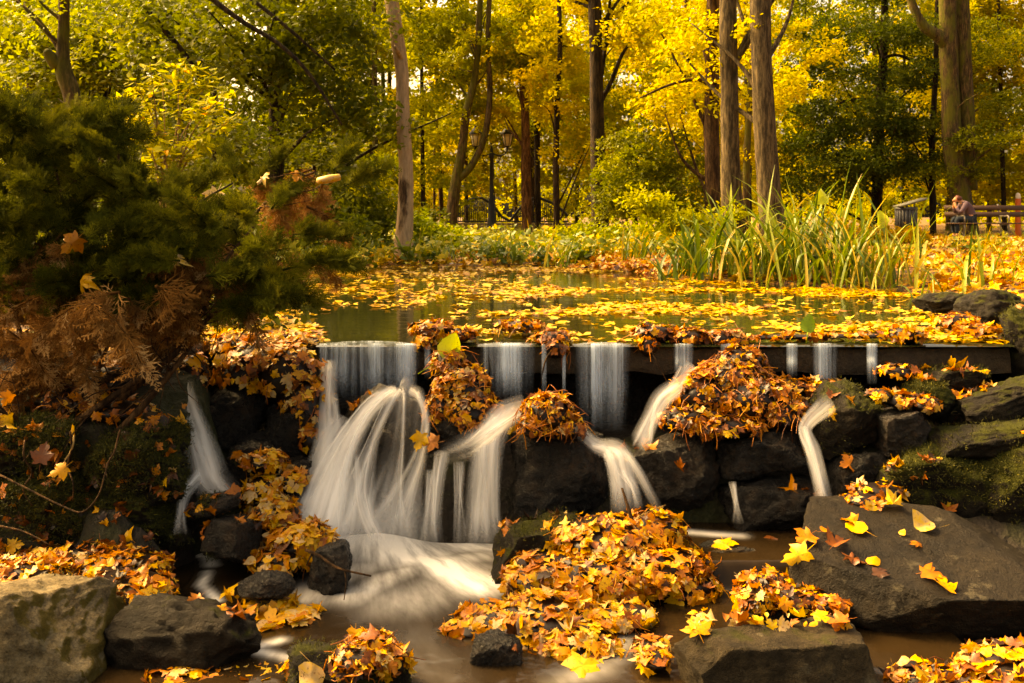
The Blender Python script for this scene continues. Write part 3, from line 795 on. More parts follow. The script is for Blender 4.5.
fall('small waterfall dropping down the left bank beside the juniper', [
    [(183, 386, 5.16, 9, 1.0), (188, 405, 5.04, 10, 1.1), (195, 428, 4.94, 12, 1.2), (203, 455, 4.87, 15, 1.2), (212, 482, 4.80, 17, 1.1), (232, 502, 4.74, 15, .8)],
    [(190, 432, 4.93, 9, .9), (180, 448, 4.88, 8, .7), (172, 464, 4.84, 6, .5)],
    [(205, 470, 4.84, 7, .8), (186, 492, 4.72, 6, .9), (181, 515, 4.64, 5, .8), (179, 535, 4.58, 7, .8)]], bulge=0.3)
fall('S shaped stream of water sliding around the upright grey rock', [
    [(582, 434, 5.02, 5, 0.9), (598, 446, 4.98, 7, 1.1), (616, 452, 4.93, 11, 1.1), (622, 468, 4.88, 12, 1.0), (626, 490, 4.83, 12, 0.9), (628, 514, 4.78, 13, 0.7)],
    [(622, 470, 4.87, 4, 0.8), (634, 488, 4.82, 4, 0.7), (640, 510, 4.77, 4, 0.6)]], bulge=0.3)
fall('slanting stream sliding down the left flank of the large right leaf pile', [
    [(692, 366, 5.30, 6, 0.8), (680, 384, 5.18, 8, 0.8), (662, 398, 5.06, 9, 0.9), (650, 420, 4.98, 8, 0.9), (641, 440, 4.92, 9, 0.8), (636, 448, 4.90, 6, 0.4)]], bulge=0.3)
fall('thin bright stream dropping beside the tall wedge of rock', [
    [(830, 402, 5.02, 10, 0.5), (806, 426, 4.92, 6, 1.0), (813, 452, 4.86, 7, 1.1), (820, 480, 4.82, 7, 1.1), (826, 508, 4.76, 8, 0.9)]], bulge=0.3)
fall('tiny trickle running down between the black right hand blocks', [
    [(733, 482, 4.86, 3, 0.6), (736, 505, 4.80, 2.5, 0.6), (738, 524, 4.78, 4, 0.6)]])

# ---------------------------------------------------------------- leaf heaps
def heap(label, blobs, n, seed, size=(0.05, 0.092), mean=0.6, sd=0.24, T=T_MAPLE, TF=TF_MAPLE, curl=0.7, straw=0, mound=True, tiltv=0.55, hang=False, name='leaf_heap'):
    """blobs: (px, py, Y, rx, ry, rz) metres; leaves lie all over the upper and front side of the union"""
    rng = np.random.default_rng(seed)
    B = [(W(a, b, Y), np.array([rx, ry, rz])) for a, b, Y, rx, ry, rz in blobs]
    g = Geo()
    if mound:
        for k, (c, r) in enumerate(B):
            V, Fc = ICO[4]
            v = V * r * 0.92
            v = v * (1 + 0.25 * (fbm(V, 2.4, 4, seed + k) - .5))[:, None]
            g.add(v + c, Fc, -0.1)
    ar = np.array([r[0] * r[1] + r[0] * r[2] * 1.2 for c, r in B]); ar /= ar.sum()
    P, Nn = [], []
    for (c, r), w in zip(B, ar):
        k = int(n * w * 3.9) + 3
        q = rng.normal(size=(k, 3)); q /= np.linalg.norm(q, axis=1)[:, None]
        ok = (q[:, 2] > -0.35) & (q[:, 1] < 0.55); q = q[ok]
        lump = 0.80 + 0.42 * fbm(c + q * r, 9.0, 3, seed)[:, None]; P.append(c + q * r * lump * rng.uniform(0.95, 1.10, (len(q), 1))); nn = q / r; Nn.append(nn / np.linalg.norm(nn, axis=1)[:, None])
    P = np.concatenate(P); Nn = np.concatenate(Nn)
    inside = np.zeros(len(P), bool)
    for c, r in B: inside |= (((P - c) / r) ** 2).sum(1) < 0.80
    P, Nn = P[~inside], Nn[~inside]
    Nn = Nn + rng.normal(size=Nn.shape) * tiltv * 0.65 + np.array([0, 0, 0.25])
    s = rng.uniform(*size, len(P)) * 0.76 * rng.choice([0.6, 0.85, 1.1], len(P))
    down = None
    if hang:
        down = np.array([0, -.25, -1.0]) + rng.normal(size=P.shape) * .55
    kind = rng.random(len(P))
    for lo, hi, TT, TTF, cu, ss in ((0, .52, T, TF, .5, 1.0), (.52, .70, T_STAR, TF_STAR, 1.0, .85), (.70, .82, T_BROAD, TF_BROAD, .8, .8), (.82, 1.01, T_OVAL, TF_OVAL, 1.2, .55)):
        q = (kind >= lo) & (kind < hi)
        if not q.any(): continue
        V, FF, k = leaves(P[q], Nn[q], s[q] * ss, rng, TT, TTF, curl * cu, None if down is None else down[q])
        g.add(V, FF, rv(tint(rng, int(q.sum()), mean + 0.02, sd * 1.2), k))
    for _ in range(straw):
        i = rng.integers(len(P)); d_ = rng.normal(size=3); d_[2] -= 1.2; n_ = Nn[i] / np.linalg.norm(Nn[i]); d_ -= (d_ @ n_) * n_ * 1.02; d_ /= np.linalg.norm(d_)
        L = rng.uniform(0.04, 0.11); a = P[i] + Nn[i] / np.linalg.norm(Nn[i]) * 0.012
        g.tube([a, a + d_ * L * .5 + rng.normal(size=3) * .006, a + d_ * L], [.0022, .002, .0012], 4, rng.uniform(.15, .7), cap=False)
    c = np.mean([b[0] for b in B], axis=0)
    o = g.build(name, M_leaf, None, False, c)
    return tag(o, label, 'leaves', None, 'stuff')

heap('steep pile of yellow and orange leaves spilling over at the left end of the ledge',
     [(262, 360, 5.50, .20, .22, .12), (288, 378, 5.40, .20, .18, .17), (245, 372, 5.42, .14, .15, .12), (304, 410, 5.28, .13, .12, .16), (312, 440, 5.2, .09, .09, .10), (292, 345, 5.62, .19, .2, .07), (238, 345, 5.62, .14, .2, .07)],
     480, 201, (.06, .105), 0.70, 0.22, straw=50, hang=True)
heap('cone of orange leaves hanging on the ledge front under the green leaf',
     [(450, 366, 5.36, .09, .10, .10), (462, 392, 5.28, .145, .12, .14), (472, 414, 5.20, .15, .12, .11), (440, 412, 5.20, .08, .08, .10)], 320, 202, (.05, .085), 0.56, 0.22, straw=150, hang=True)
heap('small heap of shredded orange leaves on top of the black middle boulder',
     [(548, 416, 5.06, .13, .11, .10), (536, 428, 5.02, .09, .08, .06), (566, 430, 5.02, .08, .08, .06)], 190, 203, (.045, .07), 0.52, 0.2, curl=1.0, straw=110, tiltv=0.9)
heap('large matted pile of orange brown leaves and stalks under the right part of the ledge',
     [(742, 366, 5.40, .13, .12, .10), (728, 384, 5.32, .22, .14, .12), (702, 398, 5.24, .16, .14, .12), (750, 404, 5.22, .24, .16, .12), (688, 420, 5.12, .13, .12, .07), (784, 416, 5.14, .13, .12, .08), (722, 428, 5.08, .20, .12, .06)],
     760, 204, (.045, .08), 0.44, 0.24, curl=1.0, straw=260, tiltv=0.6, hang=True)
heap('band of bright yellow leaves running down between the black rock and the cascade',
     [(266, 462, 4.96, .10, .10, .05), (292, 480, 4.92, .09, .09, .05), (262, 492, 4.86, .09, .1, .07), (272, 516, 4.78, .12, .12, .09), (300, 542, 4.66, .15, .14, .09), (280, 562, 4.55, .12, .12, .06), (318, 548, 4.62, .08, .08, .06), (232, 505, 4.86, .05, .05, .02)],
     300, 205, (.06, .115), 0.72, 0.2, straw=25)
heap('upper part of the large central heap of orange leaves',
     [(600, 540, 4.62, .24, .26, .10), (640, 565, 4.50, .28, .26, .09), (560, 566, 4.48, .2, .22, .07), (680, 586, 4.42, .16, .16, .06), (655, 535, 4.66, .14, .14, .10), (600, 580, 4.35, .26, .18, .10), (530, 580, 4.38, .12, .12, .06)],
     800, 206, (.055, .105), 0.62, 0.22, straw=110, tiltv=0.45)
heap('lower lobe of the central leaf heap reaching down into the stream',
     [(545, 622, 4.05, .24, .2, .09), (500, 618, 4.08, .16, .14, .05), (575, 648, 3.90, .18, .16, .09), (600, 660, 3.84, .12, .12, .08), (470, 628, 4.02, .10, .10, .025), (520, 650, 3.92, .13, .12, .06), (620, 615, 4.08, .15, .12, .04)],
     430, 207, (.06, .11), 0.68, 0.2, straw=40, tiltv=0.4)
heap('small leaf heap on the low mossy stone at the bottom edge',
     [(372, 652, 3.52, .09, .08, .065), (358, 662, 3.46, .09, .08, .05), (392, 664, 3.48, .06, .06, .05)], 130, 208, (.05, .085), 0.55, 0.24, straw=30)
heap('carpet of orange leaves on the low ground below the left bank',
     [(60, 570, 4.32, .32, .16, .05), (120, 568, 4.30, .20, .16, .06), (20, 575, 4.20, .25, .2, .06), (140, 588, 4.10, .14, .14, .05), (90, 556, 4.40, .25, .1, .05)],
     620, 209, (.055, .10), 0.56, 0.26, straw=30, tiltv=0.5)
heap('drift of curled orange leaves in the bottom right corner',
     [(960, 690, 3.60, .24, .18, .06), (1020, 672, 3.62, .2, .18, .07), (918, 678, 3.60, .09, .10, .05), (1000, 656, 3.80, .12, .10, .04)], 320, 210, (.06, .11), 0.50, 0.27, straw=20)
heap('drift of rusty leaves between the right pool and the slab',
     [(770, 585, 4.18, .12, .10, .05), (800, 600, 4.08, .12, .1, .05), (755, 600, 4.10, .08, .1, .05), (830, 604, 4.02, .07, .07, .03)], 170, 211, (.05, .09), 0.46, 0.24, straw=15)
heap('row of pale orange leaves along the back edge of the grey block',
     [(715, 618, 3.62, .14, .05, .02), (770, 620, 3.62, .12, .05, .025), (820, 622, 3.60, .10, .05, .02), (700, 625, 3.55, .05, .05, .02)], 20, 212, (.065, .11), 0.68, 0.2, mound=False, tiltv=0.4)
heap('leaves caught in a clump on the lip above the green leaf', [(430, 330, 5.62, .12, .1, .05), (460, 335, 5.58, .08, .08, .04), (425, 345, 5.52, .06, .05, .05)], 90, 213, (.055, .095), 0.55, 0.25, straw=20)
heap('tangle of brown leaves draped over the lip between two curtains', [(552, 338, 5.56, .10, .08, .04), (520, 326, 5.85, .14, .1, .03), (556, 350, 5.48, .06, .04, .05)], 80, 214, (.055, .095), 0.42, 0.22, straw=30)
heap('brown leaves snagged on the lip right of the long curtain', [(655, 334, 5.60, .12, .08, .05), (690, 338, 5.58, .10, .08, .05), (648, 348, 5.49, .05, .04, .05), (725, 340, 5.56, .10, .06, .05)], 110, 215, (.055, .095), 0.42, 0.22, straw=40)
heap('strip of wet leaves lying along the top of the ledge on the right', [(780, 337, 5.62, .3, .06, .015), (860, 336, 5.62, .22, .06, .015), (905, 335, 5.58, .10, .1, .05), (955, 322, 6.05, .12, .12, .05), (980, 330, 5.66, .12, .06, .03)], 150, 216, (.05, .09), 0.6, 0.22, straw=8)
heap('patch of leaves on the right bank below the ledge', [(900, 400, 5.1, .10, .1, .04), (925, 405, 5.05, .08, .08, .04), (880, 395, 5.1, .06, .08, .03), (895, 372, 5.35, .10, .1, .04), (790, 385, 5.42, .12, .1, .04), (822, 388, 5.4, .12, .1, .05)], 140, 217, (.05, .085), 0.55, 0.24)
heap('scatter of leaves in the hollow above the slab', [(880, 490, 4.72, .12, .1, .03), (862, 500, 4.62, .1, .1, .03), (905, 470, 4.85, .08, .1, .03)], 55, 218, (.05, .085), 0.5, 0.22)
heap('leaves fallen among the bare juniper stems on the left bank', [(120, 412, 4.85, .16, .14, .06), (75, 400, 4.95, .2, .18, .08), (150, 420, 4.75, .08, .08, .04), (20, 440, 4.85, .2, .16, .08), (110, 380, 5.1, .2, .16, .08), (190, 375, 5.3, .1, .1, .1)], 240, 219, (.05, .09), 0.42, 0.26, straw=80)
heap('flat drift of soaked yellow leaves afloat below the leaf band', [(270, 600, 4.22, .10, .10, .012), (290, 612, 4.15, .12, .1, .012), (262, 620, 4.1, .09, .08, .012), (236, 592, 4.28, .04, .06, .02)], 60, 220, (.08, .125), 0.78, 0.12, mound=False, tiltv=0.15, curl=0.25)
heap('soaked leaves at the water line along the bottom edge', [(175, 676, 3.62, .10, .08, .02), (210, 672, 3.66, .1, .08, .012), (255, 672, 3.66, .1, .08, .01), (300, 665, 3.6, .05, .06, .02)], 45, 221, (.06, .1), 0.58, 0.22, mound=False, tiltv=0.2, curl=0.3)
heap('soaked leaves at the foot of the grey block', [(655, 660, 3.66, .06, .08, .03), (650, 645, 3.75, .06, .08, .02)], 34, 222, (.06, .09), 0.62, 0.2, tiltv=0.3)

heap('orange leaf litter on the bare shore left of the reeds', [(632, 266, 12.7, .45, .5, .05), (655, 264, 12.2, .35, .6, .05), (608, 267, 13.2, .45, .4, .04), (662, 272, 11.6, .25, .4, .04), (640, 258, 13.6, .6, .6, .05)], 900, 223, (.08, .13), 0.62, 0.24, mound=False, tiltv=.5)
# loose wet leaves stuck to the rocks, and the right bank's litter
rng = np.random.default_rng(5)
g = Geo()
dep = bpy.context.evaluated_depsgraph_get(); dep.update()
def drop(x, y, z0=2.0, ztop=None):
    ok, loc, nor, idx, ob, mt = scene.ray_cast(dep, Vector((x, y, z0)), Vector((0, 0, -1)))
    return (np.array(loc), np.array(nor), ob) if ok else (None, None, None)
bpy.context.view_layer.update(); dep = bpy.context.evaluated_depsgraph_get()
P, Nn = [], []
for _ in range(3600):
    x = rng.uniform(-2.4, 2.9); y = rng.uniform(3.4, 5.6)
    if x < 1.3 and rng.random() < 0.62: continue
    l, nn, ob = drop(x, y)
    if l is None or ob.name.startswith(('waterfall', 'leaf_heap', 'pond', 'stream')): continue
    if ob.name.startswith('rock') and ob.get('label', '').startswith(('broad dark slab', 'smooth grey', 'square cut')): continue
    if fbm(np.array([[x, y, 0]]), 2.6, 3, 77)[0] < (0.41 if x > 1.3 else .5): continue
    if nn[2] < 0.25: continue
    P.append(l + nn * 0.008); Nn.append(nn)
P = np.array(P); Nn = np.array(Nn)
V, FF, k = leaves(P, Nn + rng.normal(size=P.shape) * .3, rng.uniform(.03, .085, len(P)), rng, curl=.7)
g.add(V, FF, rv(tint(rng, len(P), .48, .27), k))
tag(g.build('loose_leaves', M_leaf, None, False, (0, 4.6, -.5)), 'loose wet leaves scattered over the banks and rocks', 'leaves', None, 'stuff')

# moss fuzz on the damp stones
g = Geo(); rngm = np.random.default_rng(44)
for key, n in (('mossshelf', 4200), ('mosslow', 3000), ('mossjut', 3600), ('mossleft', 4200), ('bigmoss', 2200), ('edgemoss', 1600), ('mosscap', 700), ('flatmoss', 500), ('headblock', 500), ('tallwedge', 350), ('edgeupright', 600), ('lowmoss', 500), ('bankflat', 250)):
    me = ROCKS[key].data; org = np.array(ROCKS[key].location)
    c = np.empty(len(me.vertices) * 3, dtype=np.float32); me.vertices.foreach_get('co', c); c = c.reshape(-1, 3).astype(float)
    nn = np.empty(len(me.vertices) * 3, dtype=np.float32); me.vertices.foreach_get('normal', nn); nn = nn.reshape(-1, 3).astype(float)
    w = fbm(c + org, 7, 4, 61) + .18 * nn[:, 2]; idx = np.where((w > .54) & (nn[:, 2] > -.3) & (nn[:, 1] < .5))[0]
    if not len(idx): continue
    pick = rngm.choice(idx, n * 3); P0 = c[pick] + org + rngm.normal(size=(len(pick), 3)) * .010; N0 = nn[pick]
    d0 = N0 + rngm.normal(size=N0.shape) * .5; d0 /= np.linalg.norm(d0, axis=1)[:, None]
    sd = np.cross(d0, rngm.normal(size=d0.shape)); sd /= np.linalg.norm(sd, axis=1)[:, None]; L0 = rngm.uniform(.008, .022, len(pick))[:, None]
    V = np.stack([P0 - sd * .0022, P0 + sd * .0022, P0 + d0 * L0], 1).reshape(-1, 3)
    g.add(V, np.arange(len(V)).reshape(-1, 3), rv(np.clip(rngm.normal(.45, .25, len(pick)), 0, 1), 3))
bpy.context.view_layer.update(); dep2 = bpy.context.evaluated_depsgraph_get()
BL = []
for _ in range(5200):
    x = rngm.uniform(-2.5, -1.35); z = rngm.uniform(-1.0, -.15)
    ok, loc, nor, idx, ob, mt = scene.ray_cast(dep2, Vector((x, 3.9, z + .15)), Vector((0, 1, -.18)))
    if not ok or ob.name != 'ground' and not ob.name.startswith('rock'): continue
    if loc.y > 5.0: continue
    if rngm.random() < .035: BL.append((np.array(loc), np.array(nor)))
    if fbm(np.array([[loc.x, loc.y, loc.z]]), 6, 3, 5)[0] < .47: continue
    P0 = np.array(loc) + rngm.normal(size=(9, 3)) * .012; d0 = np.array(nor) + rngm.normal(size=(9, 3)) * .6; d0 /= np.linalg.norm(d0, axis=1)[:, None]
    sd = np.cross(d0, rngm.normal(size=d0.shape)); sd /= np.linalg.norm(sd, axis=1)[:, None]; L0 = rngm.uniform(.008, .026, 9)[:, None]
    V = np.stack([P0 - sd * .0026, P0 + sd * .0026, P0 + d0 * L0], 1).reshape(-1, 3)
    g.add(V, np.arange(len(V)).reshape(-1, 3), rv(np.clip(rngm.normal(.35, .25, 9), 0, 1), 3))
if BL:
    P0 = np.array([a + b * .008 for a, b in BL]); N0 = np.array([b for a, b in BL]) + rngm.normal(size=(len(BL), 3)) * .4
    V, FF, k = leaves(P0, N0, rngm.uniform(.025, .07, len(P0)), rngm, curl=.9)
    tag(mesh('bank_leaves', V, FF, M_leaf, None, False, {'rnd': rv(tint(rngm, len(P0), .38, .22), k)}), 'brown and orange leaf scraps stuck to the dark left bank', 'leaves', None, 'stuff')
M_moss = leaf_mat('moss', [(0, (0.016, 0.018, 0.003)), (0.5, (0.045, 0.046, 0.005)), (1, (0.12, 0.105, 0.010))], 0.2, 0.9)
tag(g.build('moss', M_moss, None, False, (0, 4.8, -.5)), 'olive moss growing on the damp stones of both banks', 'moss', None, 'stuff')

# leaves afloat on the pond
P = []
while len(P) < 5200:
    x = rng.uniform(-5.5, 3.9); y = 5.55 + 8.3 * rng.random() ** 1.25
    s = float(shore(np.array(x), np.array(y)))
    if s < 0.03: continue
    px = 512 + x / y * F; py = HY + H / y * F
    d_ = 0.16
    if px > 500: d_ = 0.35
    if px > 660 and py > 285: d_ = 1.0
    if px > 520 and py > 300: d_ = max(d_, 0.95)
    if px > 415 and 312 < py: d_ = max(d_, 0.55)
    if py < 276: d_ = max(d_, 0.55)
    if px < 420 and py > 312: d_ = 0.012 if px > 318 else 0.5
    if y < 5.85 and 318 < px < 418: continue
    q = fbm(np.array([[x * 0.7, y * 1.3, 0]]), 1.5, 3, 21)[0]
    if rng.random() > d_ * float(smooth01(q, .42, .56) * 1.25 + .05): continue
    P.append((x, y, 0.006 + rng.uniform(0, .006)))
P = np.array(P); Nn = np.tile([0, 0, 1.0], (len(P), 1)) + rng.normal(size=P.shape) * .10
V, FF, k = leaves(P, Nn, rng.uniform(.04, .105, len(P)), rng, T_STAR, TF_STAR, curl=.25)
tag(mesh('floating_leaves', V, FF, M_float, None, False, {'rnd': rv(tint(rng, len(P), .55, .25), k)}), 'yellow leaves floating in drifts on the pond', 'leaves', None, 'stuff')

# leaf carpet on the far and right banks
P = []
n = 0
X = rng.uniform(-16, 20, 160000); Y = 5.9 + 27 * rng.random(160000) ** 1.6
Sx = shore(X, Y)
ok = (Sx < 0.03) & (np.abs(X) / Y < 0.62) & (Y > 5.9)
ok &= fbm(np.c_[X, Y, X * 0], 0.8, 3, 31) > 0.30
X, Y = X[ok][:42000], Y[ok][:42000]
P = np.c_[X, Y, ground_z(X, Y) + 0.02 + rng.uniform(0, .035, len(X))]
Nn = np.tile([0, 0, 1.0], (len(P), 1)) + rng.normal(size=P.shape) * .45
V, FF, k = leaves(P, Nn, rng.uniform(.07, .12, len(P)), rng, T_STAR, TF_STAR, curl=.5)
tag(mesh('leaf_carpet', V, FF, M_float, None, False, {'rnd': rv(tint(rng, len(P), .5, .25), k)}), 'orange yellow leaf carpet on the ground beyond the pond', 'leaves', None, 'stuff')

# ---------------------------------------------------------------- single leaves one can point to
def lone(label, px, py, tint_v, size, T=T_MAPLE, TF=TF_MAPLE, mat=None, Y=None, normal=None, curl=.5, seed=0, cat='leaf', lift=0.012, ax=None):
    rng = np.random.default_rng(seed + int(px * 7 + py))
    if Y is None:                                     # lies on whatever the spot shows
        dr = Vector(((px - 512) / F, 1.0, -(py - HY) / F)).normalized()
        okk, loc, nor, idx, ob, mt = scene.ray_cast(dep, Vector((0, 0, H)), dr)
        if not okk: return
        p, nn = np.array(loc), np.array(nor)
        p = p + nn * lift
    else:
        p = W(px, py, Y); nn = np.array(normal if normal is not None else (0.1, -0.8, 0.5), float)
    if normal is not None: nn = np.array(normal, float)
    V, FF, k = leaves(p[None], nn[None] + rng.normal(size=(1, 3)) * .12, np.array([size]), rng, T, TF, curl, None if ax is None else np.array([ax], float))
    o = mesh('fallen_leaf', V, FF, mat or M_leaf, None, False, {'rnd': np.full(k, tint_v)}, p)
    return tag(o, label, cat)
bpy.context.view_layer.update(); dep = bpy.context.evaluated_depsgraph_get()
B = dict(T=T_BROAD, TF=TF_BROAD)
lone('bright yellow maple leaf at the left end of the dark slab', 799, 556, .86, .125)
lone('orange leaf lying just above the yellow maple leaf on the slab', 806, 540, .55, .10)
lone('round yellow leaf in the middle of the slab', 858, 531, .84, .10, **B)
lone('brown maple leaf between the round yellow leaf and the orange one', 836, 545, .30, .095)
lone('small orange oval leaf near the top left of the slab', 825, 533, .6, .06, **B)
lone('dull yellow leaf at the top of the slab above the round yellow leaf', 850, 522, .62, .075)
lone('pale tan leaf curled on the top edge of the slab', 892, 506, .93, .085, curl=.9)
lone('pale pinkish tan leaf on the upper right of the slab', 925, 527, .97, .11, **B)
lone('tiny round tan leaf left of the big pale tan leaf', 902, 535, .93, .04, **B)
lone('small orange leaf below the pale tan leaf on the slab', 916, 545, .5, .05)
lone('small ochre leaf low in the middle of the slab', 872, 563, .75, .062, **B)
lone('rusty folded leaf below the round yellow leaf', 853, 560, .25, .08, curl=1.2)
lone('dark red brown leaf near the lower middle of the slab', 880, 574, .12, .07)
lone('golden maple leaf at the lower right of the slab', 944, 588, .74, .10)
lone('orange maple leaf overlapping the golden one on the slab', 930, 576, .48, .10)
lone('yellow leaf flat on the stone sill in front of the right pool', 724, 547, .8, .12, curl=.3)
lone('rust brown leaf standing on the edge of the slab by the right pool', 770, 538, .25, .085, curl=.9)
lone('tan curled leaf at the bottom edge on the mossy stone', 312, 672, .99, .11, curl=1.3, **B)
lone('yellow maple leaf clinging to the left of the round boulder below the cone', 420, 440, .86, .10, Y=4.90)
lone('orange maple leaf hanging beside the pale yellow one below the cone', 431, 442, .5, .10, Y=4.95)
lone('bright yellow maple leaf at the foot of the lower leaf lobe', 581, 666, .88, .13, Y=3.66, normal=(0, -.5, .8))
lone('ochre maple leaf on the dark mossy bank on the left', 60, 470, .74, .085, Y=4.24, normal=(0, -.9, .4))
lone('brown withered maple leaf on the dark mossy bank on the left', 42, 455, 0.2, .10, Y=4.26, normal=(0, -.9, .4))

# heart shaped green leaves with stalks
def stalk_leaf(label, px, py, Y, size, tip, tintv, normal, stalk_to, cat='leaf'):
    rng = np.random.default_rng(int(px))
    p = W(px, py, Y); T = T_BROAD[:-4] * np.array([1.0, 1.0]); TF = TF_BROAD[:-2]
    e = empty('green_leaf', p, label, cat)
    V, FF, k = leaves(p[None], np.array([normal], float), np.array([size]), rng, T, TF, .35, np.array([tip], float))
    mesh('blade', V, FF, M_green, e, True, {'rnd': np.full(k, tintv)})
    gg = Geo(); q = W(*stalk_to); base = V[1]
    gg.tube([base, (base + q) / 2 + np.array([0, -.01, .012]), q], [.003, .0028, .002], 6, .4)
    gg.build('stalk', M_green, e)
stalk_leaf('yellow green heart shaped leaf propped upright on the lip of the ledge', 450, 350, 5.30, .15, (.35, 0, 1), .85, (.3, -1, .15), (418, 374, 5.32))
stalk_leaf('dark green round leaf standing on the wet lip of the ledge', 808, 326, 5.52, .11, (.2, 0, 1), .1, (0, -1, .4), (806, 344, 5.5))

def twig(label, pts, r, mat=B_twig, forks=()):
    g = Geo(); Q = [W(*p) for p in pts]
    g.tube(Q, np.linspace(r, r * .5, len(Q)), 6, sub=5)
    for f in forks: g.tube([W(*p) for p in f], np.linspace(r * .6, r * .25, len(f)), 5, sub=3)
    o = g.build('twig', mat, None, True, Q[0]); return tag(o, label, 'twig')
twig('dark stick leaning out of the lower leaf heap', [(541, 664, 3.74), (549, 636, 3.88), (556, 610, 4.02), (553, 596, 4.1)], .010, forks=[[(549, 636, 3.88), (566, 630, 3.86), (578, 640, 3.8)]])
twig('black bent stick over the stream beside the leaf band', [(306, 550, 4.44), (320, 556, 4.36), (338, 568, 4.28), (371, 576, 4.22)], .008, forks=[[(345, 571, 4.27), (346, 584, 4.24), (344, 600, 4.2)], [(312, 553, 4.4), (306, 566, 4.36)]])
twig('short dark stick stuck in the top of the central heap', [(632, 520, 4.62), (627, 504, 4.66), (622, 488, 4.70)], .010)
twig('pale straw stalks sticking out at the right of the central heap', [(632, 520, 4.62), (648, 512, 4.6), (666, 505, 4.58)], .003, B_pale, [[(636, 520, 4.6), (652, 510, 4.6), (660, 506, 4.58)], [(640, 516, 4.62), (655, 503, 4.6)]])
twig('long curved bare runner on the dark left bank', [(0, 475, 4.3), (30, 490, 4.26), (60, 505, 4.22), (82, 512, 4.2), (98, 496, 4.22), (106, 470, 4.26), (112, 452, 4.3)], .005, B_twig)
rr9 = np.random.default_rng(99)
for lab, x0, y0, x1, y1 in (('brown root hanging down the left bank below the juniper stems', 70, 432, 76, 500), ('pale thin root beside the yellow maple leaf on the left bank', 72, 436, 66, 470), ('crooked root hanging near the mossy shelf on the left bank', 118, 430, 106, 478), ('fine root at the far left of the dark bank', 22, 440, 30, 506)):
    twig(lab, [(x0 + (x1 - x0) * f + rr9.normal() * 3, y0 + (y1 - y0) * f, 4.26 + .02 * rr9.normal()) for f in np.linspace(0, 1, 5)], .005, B_twig if 'pale' not in lab else B_pale)
twig('thin dead twig lying across the leaves on the left ground', [(0, 526, 4.3), (25, 532, 4.28), (50, 545, 4.24)], .005)
twig('brown needle stalk hanging from the lip between the curtains', [(555, 345, 5.46), (545, 362, 5.42), (541, 384, 5.41)], .006, B_twig)
twig('dead stalk slanting down from the lip beside the short curtain', [(648, 346, 5.47), (656, 360, 5.42), (668, 384, 5.40)], .004, B_twig)

# ---------------------------------------------------------------- juniper on the left bank
def frond(rng, L=0.16, droop=0.2):
    """one feathery spray in its own frame: stem along +y, flat in x"""
    V, Fs, n = [], [], 0
    def blade(a, d_, l, w):
        nonlocal n
        s = np.cross(d_, [0, 0, 1.0]); s = s / (np.linalg.norm(s) + 1e-9) * w
        V.extend([a - s * .4, a + d_ * l * .45 + s, a + d_ * l, a + d_ * l * .45 - s]); Fs.append([n, n + 1, n + 2, n + 3]); n += 4
    ns = 12
    for i in range(ns):
        f = i / (ns - 1.0); a = np.array([0, L * f, -droop * L * f * f])
        for sg in (-1, 1):
            an = R(rng.uniform(28, 55)); l = L * (0.50 * (1 - f) + .14) * rng.uniform(.6, 1.3)
            d_ = np.array([sg * math.sin(an), math.cos(an), rng.uniform(-.35, .35)])
            blade(a, d_, l, .0021)
            for k in range(3):
                b = a + d_ * l * (.25 + .22 * k); s2 = rng.choice([-1, 1]); a2 = an * sg + s2 * R(rng.uniform(25, 50))
                blade(b, np.array([math.sin(a2), math.cos(a2), rng.uniform(-.5, .5)]), l * .42, .0017)
    blade(np.array([0, 0, 0.]), np.array([0, 1, -droop * .5]), L * 1.05, .002)
    return np.array(V), np.array(Fs)

def bough_geo(seed, nf=44, Lb=0.30, droop=0.15, fl=(0.075, 0.135), hang=0.0):
    rng = np.random.default_rng(seed)
    g = Geo()
    ax = lambda f: np.array([0.03 * math.sin(f * 3 + seed), Lb * f, -droop * Lb * f * f])
    g.tube([ax(f) for f in np.linspace(0, 1, 7)], np.linspace(.006, .0018, 7), 5, 0.02)
    for i in range(nf):
        f = (i + rng.random()) / nf; p = ax(f)
        v, q = frond(rng, rng.uniform(*fl) * (1.1 - .3 * f), rng.uniform(0, .4) + hang)
        yaw = rng.uniform(-70, 70) * (1 - .55 * f); pit = rng.uniform(-35, 55) - hang * 90; roll = rng.uniform(-100, 100)
        M = Euler((R(pit), R(roll), R(yaw)), 'YXZ').to_matrix()
        g.add(v @ np.array(M).T + p, q, np.clip(rng.normal(.5, .2), 0, 1))
    return g
JX = W(95, 440, 5.0)
jun = empty('juniper_shrub', JX, 'wide dark juniper with rusty dead sprays leaning over the left bank', 'shrub')
green_protos = [bough_geo(300 + k).build('green_bough', M_conifer, None) for k in range(5)]
dead_protos = [bough_geo(320 + k, 22, .26, .5, (.07, .12), .75).build('dead_bough', M_dead, None) for k in range(3)]
def place_bough(proto, pos, yaw, pitch, roll, s, first):
    o = proto if first else proto.copy()
    if not first: col.objects.link(o)
    o.parent = jun
    o.location = tuple(np.array(pos) - JX)
    o.rotation_euler = Euler((R(pitch), R(roll), R(yaw)), 'XYZ')
    o.scale = (s, s, s)
    return o
rng = np.random.default_rng(77)
used = set()
def bough(kind, px, py, Y, yaw, pitch, s=1.0):
    pr = green_protos if kind == 'g' else dead_protos
    k = int(rng.integers(len(pr))); key = (kind, k)
    place_bough(pr[k], W(px, py, Y), yaw, pitch, rng.uniform(-30, 30), s, key not in used); used.add(key)
